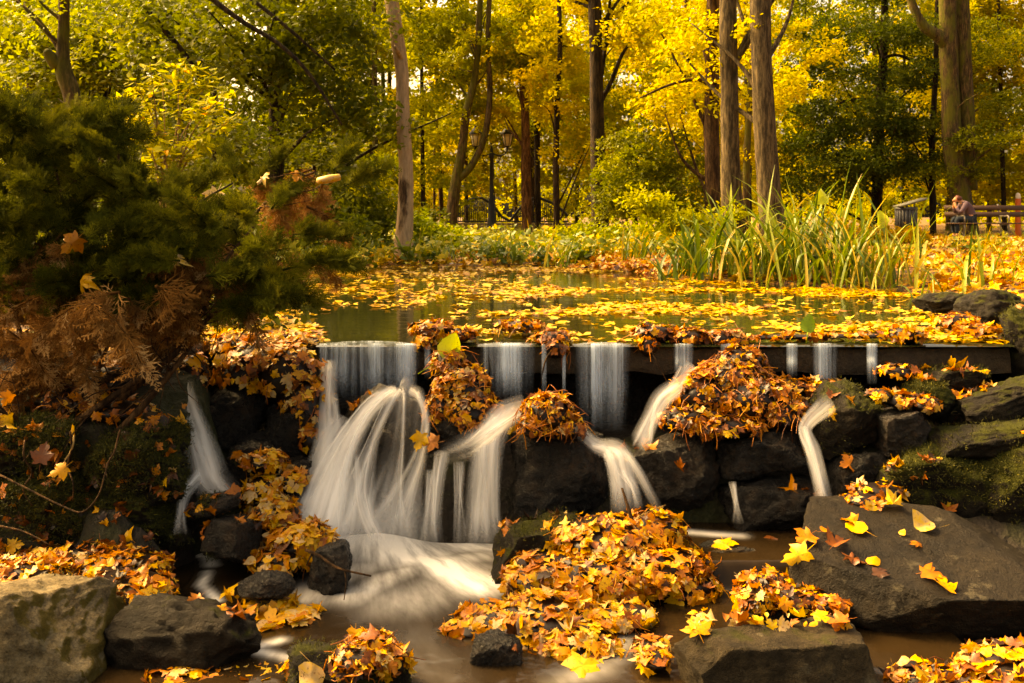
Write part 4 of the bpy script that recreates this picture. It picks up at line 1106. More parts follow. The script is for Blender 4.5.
# crown outline in the picture: x range for each row
rows = [(108, 10, 100), (125, -5, 118), (145, -15, 140), (165, -20, 175), (185, -20, 225), (205, -20, 250), (225, -20, 275), (245, -10, 290), (262, 10, 290), (278, 30, 290), (292, 10, 120)]
cnt = 0
for r_i, (y, xa, xb) in enumerate(rows):
    for x in np.arange(xa, xb, 32):
        if cnt >= 76: break
        if 205 < x and y < 200: continue
        px = x + rng.uniform(-14, 14); py = y + rng.uniform(-8, 8); Y = 5.05 + rng.uniform(-.45, .45) - .15 * (y > 220)
        yaw = rng.uniform(-75, 75) + (px < 100) * 30 - (px > 200) * 40
        # upright on top, reaching out lower down
        pit = np.interp(y, [110, 200, 300], [58, 25, -5]) + rng.uniform(-25, 25)
        bough('g', px, py + (34 if y < 200 else 20), Y, yaw if rng.random() < .6 else yaw + 180, pit, rng.uniform(.75, 1.15)); cnt += 1
for px, py, Y, yaw, pit, s in [(292, 235, 5.1, -70, 5, .9), (310, 262, 5.1, -60, 0, .8), (270, 210, 5.2, -40, 40, .9), (250, 190, 5.4, -20, 60, .9), (330, 170, 6.2, -30, 40, 1.0), (345, 185, 6.3, -50, 30, 1.0), (240, 175, 6.0, 20, 40, 1.0)]:
    bough('g', px, py, Y, yaw, pit, s)
for px, py, Y, s in [(255, 172, 5.5, .9), (272, 178, 5.45, 1.0), (292, 170, 5.5, 1.1), (312, 170, 5.45, 1.0), (325, 182, 5.4, .9), (285, 200, 5.4, 1.1), (306, 205, 5.4, 1.1),
                     (65, 240, 4.72, 1.0), (84, 300, 4.6, 1.0), (100, 312, 4.6, 1.1), (125, 300, 4.62, 1.0), (148, 298, 4.62, 1.1), (166, 300, 4.66, 1.0), (190, 290, 4.7, 1.1), (210, 275, 4.8, 1.0), (60, 318, 4.6, .9), (35, 250, 4.7, .9), (240, 262, 4.85, .8), (310, 262, 5.0, .8), (20, 330, 4.7, .9), (262, 262, 4.8, 1.0), (284, 258, 4.85, 1.0), (300, 250, 4.95, 1.0), (228, 285, 4.75, 1.0), (118, 292, 4.44, 1.3), (148, 290, 4.44, 1.3), (92, 302, 4.42, 1.2)]:
    bough('d', px, py, Y, rng.uniform(-100, 100), rng.uniform(-40, 0), s * 1.05)
# the rest of the dense crown, too many sprays to count
def cloud(protos, n, rowset, Yr, s, sel, seed):
    rng = np.random.default_rng(seed); g = Geo(); tot = []
    for pr in protos:
        me = pr.data; v = np.empty(len(me.vertices) * 3, dtype=np.float32); me.vertices.foreach_get('co', v); v = v.reshape(-1, 3).astype(float)
        a = np.empty(len(v), dtype=np.float32); me.attributes['rnd'].data.foreach_get('value', a)
        fs = {}
        for p in me.polygons: fs.setdefault(len(p.vertices), []).append(tuple(p.vertices))
        tot.append((v, [np.array(x) for x in fs.values()], a))
    for _ in range(n):
        y, xa, xb = rowset[rng.integers(len(rowset))]; px = rng.uniform(xa, xb); py = y + rng.uniform(-12, 12)
        pit, yaw = sel(px, py, rng); v, fs, a = tot[rng.integers(len(tot))]
        M = np.array(Euler((R(pit), R(rng.uniform(-40, 40)), R(yaw)), 'XYZ').to_matrix())
        g.add(v @ M.T * s * rng.uniform(.7, 1.15) + W(px, py, rng.uniform(*Yr)), fs, np.clip(a + rng.normal() * .12, 0, 1))
    return g
sg_ = lambda px, py, r: (np.interp(py, [110, 200, 300], [60, 30, 0]) + r.uniform(-30, 30), r.uniform(-180, 180))
rows2 = [(a + 22, b, c) for a, b, c in rows if a < 290] + [(250, -40, 40), (280, -40, 30)]
tag(cloud(green_protos[:3], 80, rows2, (4.75, 5.6), 1.0, sg_, 91).build('inner_sprays', M_conifer, jun), 'dense dark green sprays filling the crown', None, None, 'stuff')
dr = [(250, 0, 240), (285, -40, 215), (310, -40, 215), (335, -40, 190), (360, -50, 170), (385, -50, 120), (370, -40, 40)]
tag(cloud(dead_protos, 70, dr, (4.75, 5.7), 1.1, lambda px, py, r: (r.uniform(-50, 5), r.uniform(-180, 180)), 92).build('dead_sprays', M_dead, jun), 'rusty dead sprays hanging inside the shrub', None, None, 'stuff')
root = W(70, 450, 4.95)
stems = [
    [(30, 455, 4.8), (80, 420, 4.76), (140, 378, 4.74), (185, 345, 4.78), (205, 305, 4.86), (225, 262, 5.0), (255, 225, 5.1)],
    [(60, 462, 4.9), (110, 410, 4.84), (160, 365, 4.82), (192, 332, 4.86), (235, 300, 4.95), (285, 280, 5.0)],
    [(20, 440, 4.9), (70, 400, 4.88), (120, 372, 4.9), (170, 350, 4.88), (196, 318, 4.9), (190, 270, 5.0), (175, 220, 5.1)],
    [(80, 470, 4.7), (130, 420, 4.7), (165, 380, 4.74), (195, 340, 4.78), (208, 318, 4.8)],
    [(70, 450, 5.0), (75, 390, 5.0), (85, 330, 5.05), (80, 260, 5.1), (60, 190, 5.1), (50, 140, 5.15)],
    [(75, 450, 5.0), (95, 380, 5.0), (120, 310, 5.05), (130, 240, 5.1), (120, 170, 5.15), (115, 125, 5.15)],
    [(60, 450, 5.0), (40, 390, 4.95), (20, 330, 4.95), (0, 270, 5.0), (-10, 200, 5.05)],
    [(40, 460, 4.7), (10, 420, 4.7), (-20, 380, 4.75)],
    [(90, 450, 5.0), (140, 350, 5.2), (200, 280, 5.3), (250, 220, 5.4), (285, 185, 5.45), (315, 172, 5.45)]]
for k, s in enumerate(stems):
    g = Geo(); q = [W(*p) for p in s]
    g.tube(q, np.linspace(.022 if k < 4 else .012, .006, len(q)), 7, sub=5)
    g.build('stem', B_twig, jun, True, attr=False)
g = Geo(); rng2 = np.random.default_rng(9)
for _ in range(150):
    s = stems[rng2.integers(len(stems))]; i = rng2.integers(0, max(1, len(s) - 1)); f = rng2.random()
    a = W(*s[i]) * (1 - f) + W(*s[i + 1]) * f
    dv = np.array([rng2.normal() * .8 - .2, -abs(rng2.normal()) * .35, rng2.normal() * .5 - .15]); L = rng2.uniform(.12, .4)
    dv /= np.linalg.norm(dv)
    pts = [a, a + dv * L * .5 + rng2.normal(size=3) * .025, a + dv * L + np.array([0, 0, rng2.uniform(-.06, .06)])]
    g.tube(pts, [.0042, .003, .0014], 5, sub=4)
tag(g.build('bare_twigs', B_twig, jun, True, attr=False), 'dead bare twigs under the green crown', None, None, 'stuff')

# pale dry leaves lodged in the juniper
for a in [('large orange maple leaf draped on the juniper beside a rusty spray', 72, 243, .62, .16, 4.55), ('folded tan orange leaf hanging low in the middle of the juniper', 80, 281, .78, .13, 4.5),
          ('small pale square leaf caught in the juniper', 174, 258, .97, .085, 4.5), ('orange leaf at the end of the stick in the juniper', 191, 203, .55, .10, 4.95),
          ('broad pale tan leaf on the stick in the juniper', 214, 197, .99, .14, 4.95), ('orange leaf under the pale ones in the juniper', 188, 214, .6, .11, 4.9),
          ('bright yellow leaf under the pale leaves in the juniper', 200, 224, .85, .11, 4.9), ('crumpled whitish leaf below the yellow one in the juniper', 208, 217, .97, .10, 4.92),
          ('tan leaf on top of the rusty spray at the back of the juniper', 262, 177, .97, .12, 5.3), ('orange leaf right of the dead spray at the back of the juniper', 297, 176, .66, .10, 5.3),
          ('yellow orange leaf on the drooping dead spray on the left', 86, 318, .72, .12, 4.4), ('orange leaf in the dark lower left of the juniper', 8, 398, .6, .1, 4.5),
          ('yellow tan leaf at the left edge among the bare stems', 8, 422, .86, .12, 4.5), ('orange yellow leaf near the small waterfall under the juniper', 196, 362, .75, .10, 4.7)]:
    l, px, py, tv, sz, Y = a
    lone(l, px, py, tv, sz * .74, Y=Y + .06, curl=1.1, normal=(math.sin(px) * .7, -.7, .3 + .5 * math.cos(py)))
tg = Geo(); q = [W(196, 205, 4.98), W(215, 193, 4.98), W(233, 183, 4.98)]
tg.tube(q, [.007, .006, .004], 6); tag(tg.build('twig', B_dark, None, True, q[0]), 'straight dark stick carrying pale leaves in the juniper', 'twig')
# pale curled roll of bark at the back of the juniper
tg = Geo(); q = [W(318, 181, 5.28), W(329, 179, 5.26), W(340, 177, 5.28)]
tg.tube(q, [.018, .022, .017], 8, .97, sub=3); tag(tg.build('bark_roll', M_leaf, None, True, q[0]), 'pale curled roll of dry bark lying on the dead juniper sprays', 'bark')

# ---------------------------------------------------------------- trees
def clumps(blobs, rng, lsz, per=55, Rc=.5):
    P, Nn, A = [], [], []
    for c, r, n in blobs:
        for _ in range(n):
            q = rng.normal(size=3); q /= np.linalg.norm(q); q *= rng.random() ** .42
            cc = c + q * r
            tl = rng.normal(size=3) * .32 + np.array([0, 0, 1.0]); tl /= np.linalg.norm(tl)
            k = rng.integers(int(per * .9), int(per * 2.5)); rad = Rc * rng.uniform(.6, 1.3)
            an = rng.uniform(0, 2 * np.pi, k); rr_ = rad * np.sqrt(rng.random(k))
            u = np.cross(tl, [1.0, 0.1, 0]); u /= np.linalg.norm(u); w = np.cross(tl, u)
            p = cc + (np.cos(an) * rr_)[:, None] * u + (np.sin(an) * rr_)[:, None] * w * .8
            p[:, 2] += rng.normal(size=k) * .09 * rad / .5 - .25 * rr_ ** 2 / rad
            P.append(p); nn = tl + rng.normal(size=(k, 3)) * .65; Nn.append(nn)
            A.append(np.clip(rng.normal(rng.normal(.5, .17), .13, k), 0, 1))
    P, Nn, A = map(np.concatenate, (P, Nn, A))
    V, FF, k = leaves(P, Nn, rng.uniform(.7, 1.25, len(P)) * lsz * .74, rng, T_OVAL, TF_OVAL, .35)
    return V, FF, rv(A, k)

def tree(label, trunk, blobs, colour, bark, seed, lsz=.12, per=55, Rc=.5, limbs=3, extra=(), name='tree', group=None, sides=12, bumpy=.12):
    """trunk: (px, py, Y, radius px) from the ground up; blobs: (px, py, dY, rx, rz in metres, clumps)"""
    rng = np.random.default_rng(seed)
    Y0 = trunk[0][2]
    P = np.array([W(a, b, Y) for a, b, Y, r in trunk]); rad = np.array([r / F * Y for a, b, Y, r in trunk])
    gz = float(ground_z(P[0][0], P[0][1]))
    base = np.array([P[0][0], P[0][1], gz - .06])
    P = np.vstack([base, P]) if P[0][2] > gz + .05 else np.vstack([base, P[1:]])
    if len(rad) < len(P): rad = np.concatenate([[rad[0] * 1.25], rad])
    e = empty(name, (base[0], base[1], gz), label, 'tree', group)
    v, fs = tube(P, rad, sides, True, 7, bumpy, seed)
    mesh('trunk', v, fs, bark, e, True)
    for x in extra:
        q = np.array([W(a, b, Y) for a, b, Y, r in x]); rr_ = np.array([r / F * Y for a, b, Y, r in x])
        v, fs = tube(q, rr_, 9, True, 6, bumpy * .7, seed + 3); mesh('branch', v, fs, bark, e, True)
    bl = []
    for b in blobs:
        px, py, dY, rx, rz, n = b
        bl.append((W(px, py, Y0 + dY), np.array([rx, rx, rz]), n))
    L = 0
    for c, r, n in bl:
        for _ in range(limbs if L < 8 else 0):
            tgt = c + rng.normal(size=3) * r * .5
            i = int(np.argmin(np.abs(P[:, 2] - (tgt[2] - .25 * abs(tgt[0] - base[0]) - .2)))); a = P[min(max(i, 1), len(P) - 1)]
            j = max(1, min(len(P) - 1, i)); f = rng.random(); a = P[j - 1] * (1 - f) + P[j] * f
            if j == 1: a = P[0] * .2 + P[1] * .8
            r0 = min(rad[j] * .35, .05)
            mid = (a + tgt) / 2 + np.array([0, 0, .12 * np.linalg.norm(tgt - a)]) * rng.uniform(-.3, 1) + rng.normal(size=3) * .08
            v, fs = tube([a, mid, tgt], [r0, r0 * .6, r0 * .2], 6, True, 5); mesh('branch', v, fs, bark, e, True); L += 1
    if bl:
        V, FF, A = clumps(bl, rng, lsz, per, Rc)
        o = mesh('crown', V, FF, M_crown, e, False, {'rnd': A})
        o.color = (*colour, 1)
    return e
YEL = (0.46, 0.38, 0.014); YGR = (0.27, 0.27, 0.013); GRN = (0.10, 0.115, 0.008); DGR = (0.075, 0.098, 0.008); ORG = (0.60, 0.38, 0.012); MID = (0.20, 0.22, 0.012)

tree('leaning broken trunk with a hollow, top left above the juniper', [(78, 200, 11, 9), (74, 108, 11, 8.5), (64, 72, 11, 8), (63, 50, 11, 6), (64, 0, 11, 5.5), (62, -90, 11, 5), (66, -200, 11, 4)],
     [(30, 20, .6, 1.0, .7, 14), (95, -40, 0, 1.2, .6, 14), (40, -150, 0, 1.6, 1.2, 12)], MID, B_moss, 401, .10, extra=[[(58, 66, 11, 8), (50, 56, 10.95, 6), (46, 50, 10.9, 3)]])
tree('thin dark trunk left of the leaning broken trunk', [(33, 200, 17, 4), (31, 95, 17, 4), (29, 40, 17, 3.5), (26, -80, 17, 3)], [(20, 60, .5, 1.4, 1.0, 22), (60, 10, .3, 1.3, .9, 18), (0, 110, 0, 1.2, .8, 14)], MID, B_brown, 402, .13)
tree('dark trunk hidden among the green maple boughs on the left', [(277, 220, 15, 8), (276, 120, 15, 7.5), (274, 60, 15, 7), (270, -60, 15, 6), (270, -180, 15, 5)],
     [(250, 60, -1.5, 1.6, .55, 34), (320, 110, -1.2, 1.2, .5, 26), (200, 30, -1.8, 1.4, .5, 26), (330, 30, -1, 1.2, .5, 22), (280, 0, -1.5, 1.6, .5, 26), (230, 140, .5, 1.4, .6, 22), (340, 165, .2, .9, .5, 16)], GRN, B_dark, 403, .13,
     extra=[[(120, -20, 12.5, 3), (160, 25, 12.5, 3), (187, 57, 12.5, 2.2), (200, 80, 12.4, 1.2)], [(200, -10, 12, 3), (240, 20, 12, 2.6), (280, 45, 12, 2.2), (310, 75, 12, 1.8), (342, 125, 12, 1)], [(240, -10, 12.6, 2.2), (290, 30, 12.5, 1.8), (335, 70, 12.5, 1)]])
tree('second green maple far left behind the leaning trunk', [(105, 220, 18, 5), (103, 100, 18, 5), (100, 0, 18, 4), (98, -120, 18, 3)], [(110, 30, -1, 1.8, .7, 34), (60, 70, -1, 1.6, .7, 26), (150, 90, -.5, 1.6, .7, 26), (20, 30, -.5, 1.4, .7, 20), (170, 20, -1, 1.3, .6, 22), (120, 140, 0, 1.6, .7, 18)], GRN, B_dark, 404, .13)
tree('pale tree with peeling bark and a split base, on the far shore', [(404, 240, 14.2, 9), (405, 222, 14.2, 8), (406, 170, 14.2, 7), (403, 120, 14.2, 7), (402, 70, 14.2, 7), (396, 30, 14.2, 7), (390, -10, 14.2, 6.5), (378, -110, 14.2, 5.5), (376, -200, 14.2, 4)],
     [(360, -60, .5, 1.3, .5, 16), (420, -90, .5, 1.4, .7, 16)], YGR, B_peel, 405, .12, extra=[[(402, 60, 14.2, 3), (398, 52, 14, 2.5), (395, 46, 13.9, 1.5)]], bumpy=.22)
tree('forked dark tree behind the double lamp', [(452, 215, 26, 5.92), (456, 180, 26, 5.55), (462, 150, 26, 4.44), (467, 110, 26, 4.07), (476, 70, 26, 3.33), (480, 0, 26, 2.96), (484, -100, 26, 2.22)],
     [(440, 60, .8, 1.6, .8, 28), (500, 40, 1, 1.8, .9, 32), (470, 0, .8, 1.8, .9, 28), (430, 120, .8, 1.5, .7, 20), (410, 20, 1, 1.6, .8, 24)], YGR, B_moss, 406, .17, extra=[[(455, 182, 26, 4.44), (472, 165, 26, 3.70), (485, 135, 26, 3.33), (490, 90, 26, 2.96), (488, 40, 26, 2.59), (492, -60, 26, 2.22)]])
tree('reddish straight trunk right of the double lamp', [(527, 232, 27, 5), (526, 180, 27, 5), (525, 110, 27, 4.2), (522, 60, 27, 3.6), (522, -80, 27, 3)], [(530, 60, .8, 1.8, .9, 34), (560, 20, 1, 1.8, .9, 30), (510, 110, 1, 1.4, .6, 18)], YEL, B_red, 407, .17)
tree('thin dark trunk behind the reddish one', [(538, 225, 31, 3), (537, 120, 31, 3), (538, 40, 31, 2.4), (540, -60, 31, 2)], [(545, 100, 0, 1.8, .9, 24), (560, 50, 0, 2.0, 1.0, 24)], YGR, B_dark, 408, .18)
tree('slim dark trunk midway between the reddish and the tall dark trunk', [(557, 232, 25, 3.4), (556, 170, 25, 3.2), (557, 110, 25, 2.8), (560, 40, 25, 2.4), (556, -60, 25, 2)], [(570, 90, .6, 1.6, .8, 30), (550, 40, .6, 1.6, .8, 26), (585, 140, .6, 1.3, .7, 20)], YEL, B_dark, 409, .16)
tree('tall straight dark trunk in the middle, ivy green at its foot', [(600, 225, 19.5, 9), (599, 190, 19.5, 8), (597, 120, 19.5, 7), (596, 50, 19.5, 6.6), (594, -20, 19.5, 6.3), (592, -160, 19.5, 5)],
     [(630, 30, .8, 1.4, .6, 24), (570, -20, .8, 1.5, .6, 20), (640, -40, .8, 1.5, .7, 20)], YEL, B_dark, 410, .14, extra=[[(602, 100, 19.6, 2.6), (612, 80, 19.6, 2.2), (622, 55, 19.6, 1.8), (634, 38, 19.6, 1)], [(600, 90, 19.7, 2), (606, 40, 19.7, 1.8), (612, -20, 19.7, 1.4)]])
tree('dark green leafy understorey tree beside the tall dark trunk', [(636, 235, 18.5, 3), (634, 200, 18.5, 2.6), (638, 165, 18.5, 2)], [(630, 165, -.4, 1.0, .55, 34), (655, 195, -.4, .9, .5, 28), (615, 200, -.3, .6, .4, 12), (640, 140, -.3, .8, .35, 18), (670, 165, 0, .7, .4, 14)], (0.13, 0.14, 0.008), B_dark, 411, .10, Rc=.35)
tree('brown trunk close behind the left of the pair of big trunks', [(713, 225, 17.5, 8), (712, 150, 17.5, 7.5), (712, 60, 17.5, 7), (714, -60, 17.5, 6), (714, -170, 17.5, 5)], [(690, 20, .8, 1.5, .6, 24), (680, 100, .8, 1.2, .5, 16)], YEL, B_brown, 412, .13,
     extra=[[(716, 84, 17.3, 3), (708, 60, 17.2, 3.2), (704, 50, 17.2, 2)], [(716, 92, 17.3, 2.6), (700, 80, 17.2, 2), (672, 84, 17.2, 1.4), (640, 98, 17.2, .9)]])
tree('pale grey brown big trunk, left of the pair right of centre', [(734, 225, 15.5, 12), (731, 190, 15.5, 10.5), (730, 140, 15.5, 9.5), (729, 80, 15.5, 9), (728, 0, 15.5, 8.6), (726, -140, 15.5, 7)], [(740, -60, .8, 1.6, .6, 18)], YEL, B_grey, 413, .13)
tree('thickest brown trunk, right of the pair right of centre', [(773, 225, 15, 14), (769, 190, 15, 12.5), (765, 130, 15, 11.5), (762, 70, 15, 10.5), (760, 0, 15, 10), (758, -140, 15, 8)], [(730, 40, 1, 1.0, .35, 10), (775, -50, .8, 1.6, .6, 18)], YEL, B_grey, 414, .12)
tree('thin green stemmed tree between the pair of big trunks', [(746, 225, 22, 4), (747, 150, 22, 3.6), (752, 60, 22, 3), (756, -40, 22, 2.5)], [(745, 80, 1, 1.5, .7, 26), (700, 110, 1.2, 1.5, .8, 26), (725, 150, 1.2, 1.2, .7, 20)], YEL, B_moss, 415, .15)
tree('broad dark green beech with tiered boughs, right of the big trunks', [(876, 225, 34, 5.5), (878, 170, 34, 5), (880, 110, 34, 4.6), (884, 40, 34, 4), (886, -80, 34, 3)],
     [(860, 30, -0.60, 2.75, 0.59, 54), (820, 70, -0.72, 2.11, 0.51, 42), (900, 75, -0.48, 2.27, 0.51, 42), (840, 110, -0.96, 2.43, 0.51, 51), (890, 130, -0.96, 2.11, 0.48, 42), (805, 140, -0.72, 1.46, 0.48, 27), (850, 160, -1.08, 2.11, 0.48, 45), (820, 185, -0.72, 1.46, 0.42, 24), (900, 170, -0.72, 1.78, 0.42, 33), (870, -10, -0.48, 2.75, 0.68, 45), (815, 34, -0.48, 1.78, 0.59, 30), (925, 34, 0.00, 1.78, 0.59, 27)],
     DGR, B_dark, 416, .15, Rc=.6, limbs=1, extra=[[(880, 60, 33.6, 2), (896, 55, 33.4, 1.6), (915, 62, 33.3, 1)], [(881, 100, 33.6, 2), (850, 100, 33.2, 1.4), (820, 112, 33, .8)]])
tree('double trunked tree standing behind the bench, one limb rising left', [(964, 225, 31, 12.80), (960, 190, 31, 10.40), (953, 150, 31, 9.60), (950, 90, 31, 8.80), (948, 30, 31, 8.40), (946, -40, 31, 8.00), (944, -120, 31, 6.40)],
     [(985, 140, -.2, 1.2, .4, 20), (1010, 100, .5, 1.4, .6, 24), (960, 170, .3, 1.3, .35, 18), (1000, 40, 1, 1.6, .8, 26)], (0.14, .15, .01), B_moss, 417, .13, extra=[[(968, 190, 31.1, 8.80), (968, 140, 31.1, 7.60), (965, 80, 31.1, 7.20), (962, 0, 31.1, 6.80), (960, -110, 31.1, 5.60)], [(950, 50, 31, 6.40), (938, 36, 30.9, 6.00), (922, 24, 30.9, 4.80), (908, -10, 30.9, 4.00), (904, -60, 30.9, 3.20)]])
tree('slim dark trunk between the beech and the double trunk', [(933, 225, 32.5, 3.2), (932, 150, 32.5, 3), (936, 60, 32.5, 2.5), (938, -40, 32.5, 2)], [(915, 120, 0, 1.2, .4, 22), (930, 160, -.2, 1.2, .35, 18)], GRN, B_dark, 418, .14)

# the wood behind: slim trees, each with its own trunk and crown
rng = np.random.default_rng(55)
zones = [((-40, 240), [GRN, MID, GRN], 'slim green leaved tree in the wood on the left', 'green trees of the wood on the left'),
         ((240, 420), [GRN, MID, YGR], 'slim yellowing green tree in the wood between the juniper and the pale trunk', 'yellowing trees behind the pale trunk'),
         ((420, 640), [YGR, YEL, YGR], 'slim golden tree in the wood behind the lamp and the fence', 'golden trees behind the fence'),
         ((640, 790), [YEL, YGR, YEL], 'slim bright yellow tree far behind the big trunks', 'yellow trees behind the big trunks'),
         ((800, 1060), [YEL, YGR, YEL], 'slim yellow tree in the wood behind the beech and the bench', 'yellow trees behind the beech')]
for (xa, xb), cols, lab, grp in zones:
    nT = int((xb - xa) / 20)
    for k in range(nT):
        Y = rng.uniform(24, 40); px = rng.uniform(xa, xb)
        if 430 < px < 600 or 600 < px < 660: Y = rng.uniform(36, 42)
        if px > 765: Y = rng.uniform(38, 43)
        r = rng.uniform(1.6, 3.6) * 28 / Y
        if 612 < px < 655: continue
        bl = []
        for q in range(6):
            bl.append((px + rng.uniform(-55, 55) * 28 / Y, [190, 150, 105, 60, 10, -60][q] + rng.uniform(-18, 18), rng.uniform(-1.5, 1.5), rng.uniform(1.3, 2.0) * Y / 30, rng.uniform(.6, 1.0) * Y / 30, [6, 10, 16, 16, 13, 9][q]))
        cc = np.array(cols[k % 3]) * rng.uniform(.8, 1.15)
        ln = rng.uniform(-14, 14)
        tree(lab, [(px, 220, Y, r * 1.2), (px + ln * .3, 140, Y, r), (px + ln * .6, 40, Y, r * .85), (px + ln, -80, Y, r * .6)], bl, cc, [B_dark, B_brown, B_moss][k % 3], 500 + int(px * 3), .17 * Y / 28, 48, .5 * Y / 28, 0, group=grp, sides=7, bumpy=0)

# far off wood: reads as one mass
rng = np.random.default_rng(66)
for zn, (xa, xb), colr in (('far_wood', (-60, 400), (0.20, 0.2, 0.012)), ('far_wood', (400, 1080), (0.38, 0.35, 0.014))):
    bl = []
    for _ in range(130):
        Y = rng.uniform(44, 60); px = rng.uniform(xa - 40, xb + 40); py = rng.choice([205, 185, 160, 130, 95, 60, 20, -30], p=[.20, .19, .18, .15, .09, .07, .06, .06]) + rng.uniform(-14, 14)
        if 596 < px < 664 and 50 < py < 130 or 395 < px < 440 and 80 < py < 130: continue     # sky shows through here
        bl.append((W(px, py, Y), np.array([3.0, 2.0, 1.6]), 5))
    V, FF, A = clumps(bl, rng, .34, 44, 1.0)
    o = mesh(zn, V, FF, M_crown, None, False, {'rnd': A}); o.color = (*colr, 1)
    tag(o, 'hazy yellow foliage of the distant wood' if xa > 0 else 'dull green foliage of the distant wood on the left', 'wood', None, 'stuff')

# sapling with pale stems behind the juniper
rng = np.random.default_rng(12)
SY = 8.0
sp0 = W(168, 262, SY)
sp = empty('sapling', (sp0[0], sp0[1], float(ground_z(sp0[0], sp0[1]))), 'light yellow green sapling with pale bare stems rising behind the juniper', 'sapling')
LP, LN, LA = [], [], []
tips = [(150, 62), (162, 75), (178, 66), (195, 70), (212, 72), (225, 92), (240, 112), (132, 75), (125, 98), (140, 110), (185, 95), (205, 100), (155, 130), (220, 118), (128, 122), (172, 145), (200, 140), (150, 95)]
for tx, ty in tips:
    a = W(168 + rng.uniform(-8, 8), 200, SY + rng.uniform(-.1, .1)); b = W(tx, ty, SY + rng.uniform(-.35, .35))
    mid = a * .5 + b * .5 + np.array([(b[0] - a[0]) * -.18, 0, .05])
    v, fs = tube([W(168 + rng.uniform(-3, 3), 262, SY), a, mid, b], [.011, .009, .006, .0025], 6, True, 5)
    mesh('stem', v, fs, B_pale, sp, True)
    for _ in range(11):
        f = rng.uniform(.55, 1.05); p = mid + (b - mid) * f if rng.random() < .75 else a + (mid - a) * rng.uniform(.6, 1)
        for k in range(rng.integers(3, 6)):
            dv = rng.normal(size=3) * np.array([1, 1, .5]) + np.array([0, 0, -.35]); dv /= np.linalg.norm(dv)
            LP.append(p + dv * .05 + rng.normal(size=3) * .03); LA.append(dv); LN.append(np.array([0, -.3, 1.0]) + rng.normal(size=3) * .4)
LP, LN, LA = map(np.array, (LP, LN, LA))
V, FF, k = leaves(LP, LN, rng.uniform(.07, .11, len(LP)), rng, T_LANCE * np.array([1.5, 1]), TF_OVAL, .4, LA)
mesh('foliage', V, FF, M_sap, sp, False, {'rnd': rv(np.clip(rng.normal(.45, .22, len(LP)), 0, 1), k)})

# ---------------------------------------------------------------- far bank plants
def strap(rng, base, L, w, az, lean, bendf, n=7):
    d_ = np.array([math.cos(az), math.sin(az), 0])
    s = np.linspace(0, 1, n); th = lean + bendf * s * s
    st = L / (n - 1)
    p = [np.array(base, float)]
    for i in range(1, n): p.append(p[-1] + st * (d_ * math.sin(th[i]) + np.array([0, 0, math.cos(th[i])])))
    p = np.array(p); side = np.array([-d_[1], d_[0], 0]); 
    ra = rng.uniform(0, np.pi); side = side * math.cos(ra * .5) + d_ * math.sin(ra * .5) * .6
    ww = w * (1 - s ** 3.5) * (.55 + .45 * np.minimum(1, s * 4))
    ww[-1] = .0006
    mid = np.cross(side, [0, 0, 1.0]); mid = mid / (np.linalg.norm(mid) + 1e-9) * w * .25
    V = np.stack([p - ww[:, None] * side, p + mid * (ww / w)[:, None], p + ww[:, None] * side], 1).reshape(-1, 3)
    i = (np.arange(n - 1)[:, None] * 3 + np.arange(2)[None, :])
    return V, np.stack([i, i + 1, i + 4, i + 3], -1).reshape(-1, 4)

def reeds(label, px, py, Y, nb, Lr, spread, seed, mean=.5, group=None, wid=.014):
    rng = np.random.default_rng(seed); c = W(px, py, Y); c[2] = max(float(ground_z(c[0], c[1])), -.05)
    g = Geo()
    for _ in range(nb):
        b = c + np.array([rng.normal() * spread, rng.normal() * spread * .6, 0]); b[2] = max(float(ground_z(b[0], b[1])), -.08) - .02
        v, f = strap(rng, b, rng.uniform(*Lr) * 1.2, wid * 1.55 * rng.uniform(.6, 1.3), rng.uniform(0, 2 * np.pi), R(rng.uniform(2, 24)), R(abs(rng.normal(75, 50))))
        g.add(v, f, 1.0 if rng.random() < .10 else np.clip(rng.normal(mean - .05, .28), 0, 1))
    return tag(g.build('strap_leaf_plant', M_reed, None, True, c), label, 'plant', group)
reeds('strap leaved clump at the left end of the reeds, leaves arching to the water', 690, 285, 11.0, 44, (.35, .7), .22, 1, .45, wid=.013)
reeds('upright strap leaved clump in front of the pair of big trunks', 725, 285, 10.7, 64, (.5, .95), .22, 2, .45)
reeds('tall strap leaved clump in front of the thickest trunk, ends against the dark beech', 775, 285, 10.4, 76, (.6, 1.1), .24, 3, .5)
reeds('densest clump of strap leaves at the middle of the reeds', 818, 284, 10.0, 84, (.5, 1.05), .26, 4, .5)
reeds('strap leaved clump with long blades leaning right toward the bin', 862, 286, 9.6, 62, (.5, 1.0), .24, 5, .6)
reeds('low yellowing strap leaved clump at the right end of the reeds', 905, 287, 9.3, 36, (.3, .6), .22, 6, .75, wid=.011)
reeds('few straight green blades at the right edge above the pond corner', 975, 288, 8.6, 26, (.3, .6), .25, 7, .6, wid=.010)
reeds('sparse blades rising from the water by the far shore near the lamp', 556, 268, 13.4, 12, (.45, .8), .10, 8, .75, wid=.012)
reeds('thin tuft of blades at the water edge under the double lamp', 505, 262, 13.7, 26, (.3, .55), .13, 9, .6, wid=.010)
reeds('tuft of blades on the shore below the pale trunk', 420, 262, 13.8, 26, (.25, .5), .16, 10, .55, wid=.010)
reeds('tuft of blades on the shore left of the reeds', 640, 272, 12.9, 34, (.3, .55), .16, 11, .5, wid=.011)

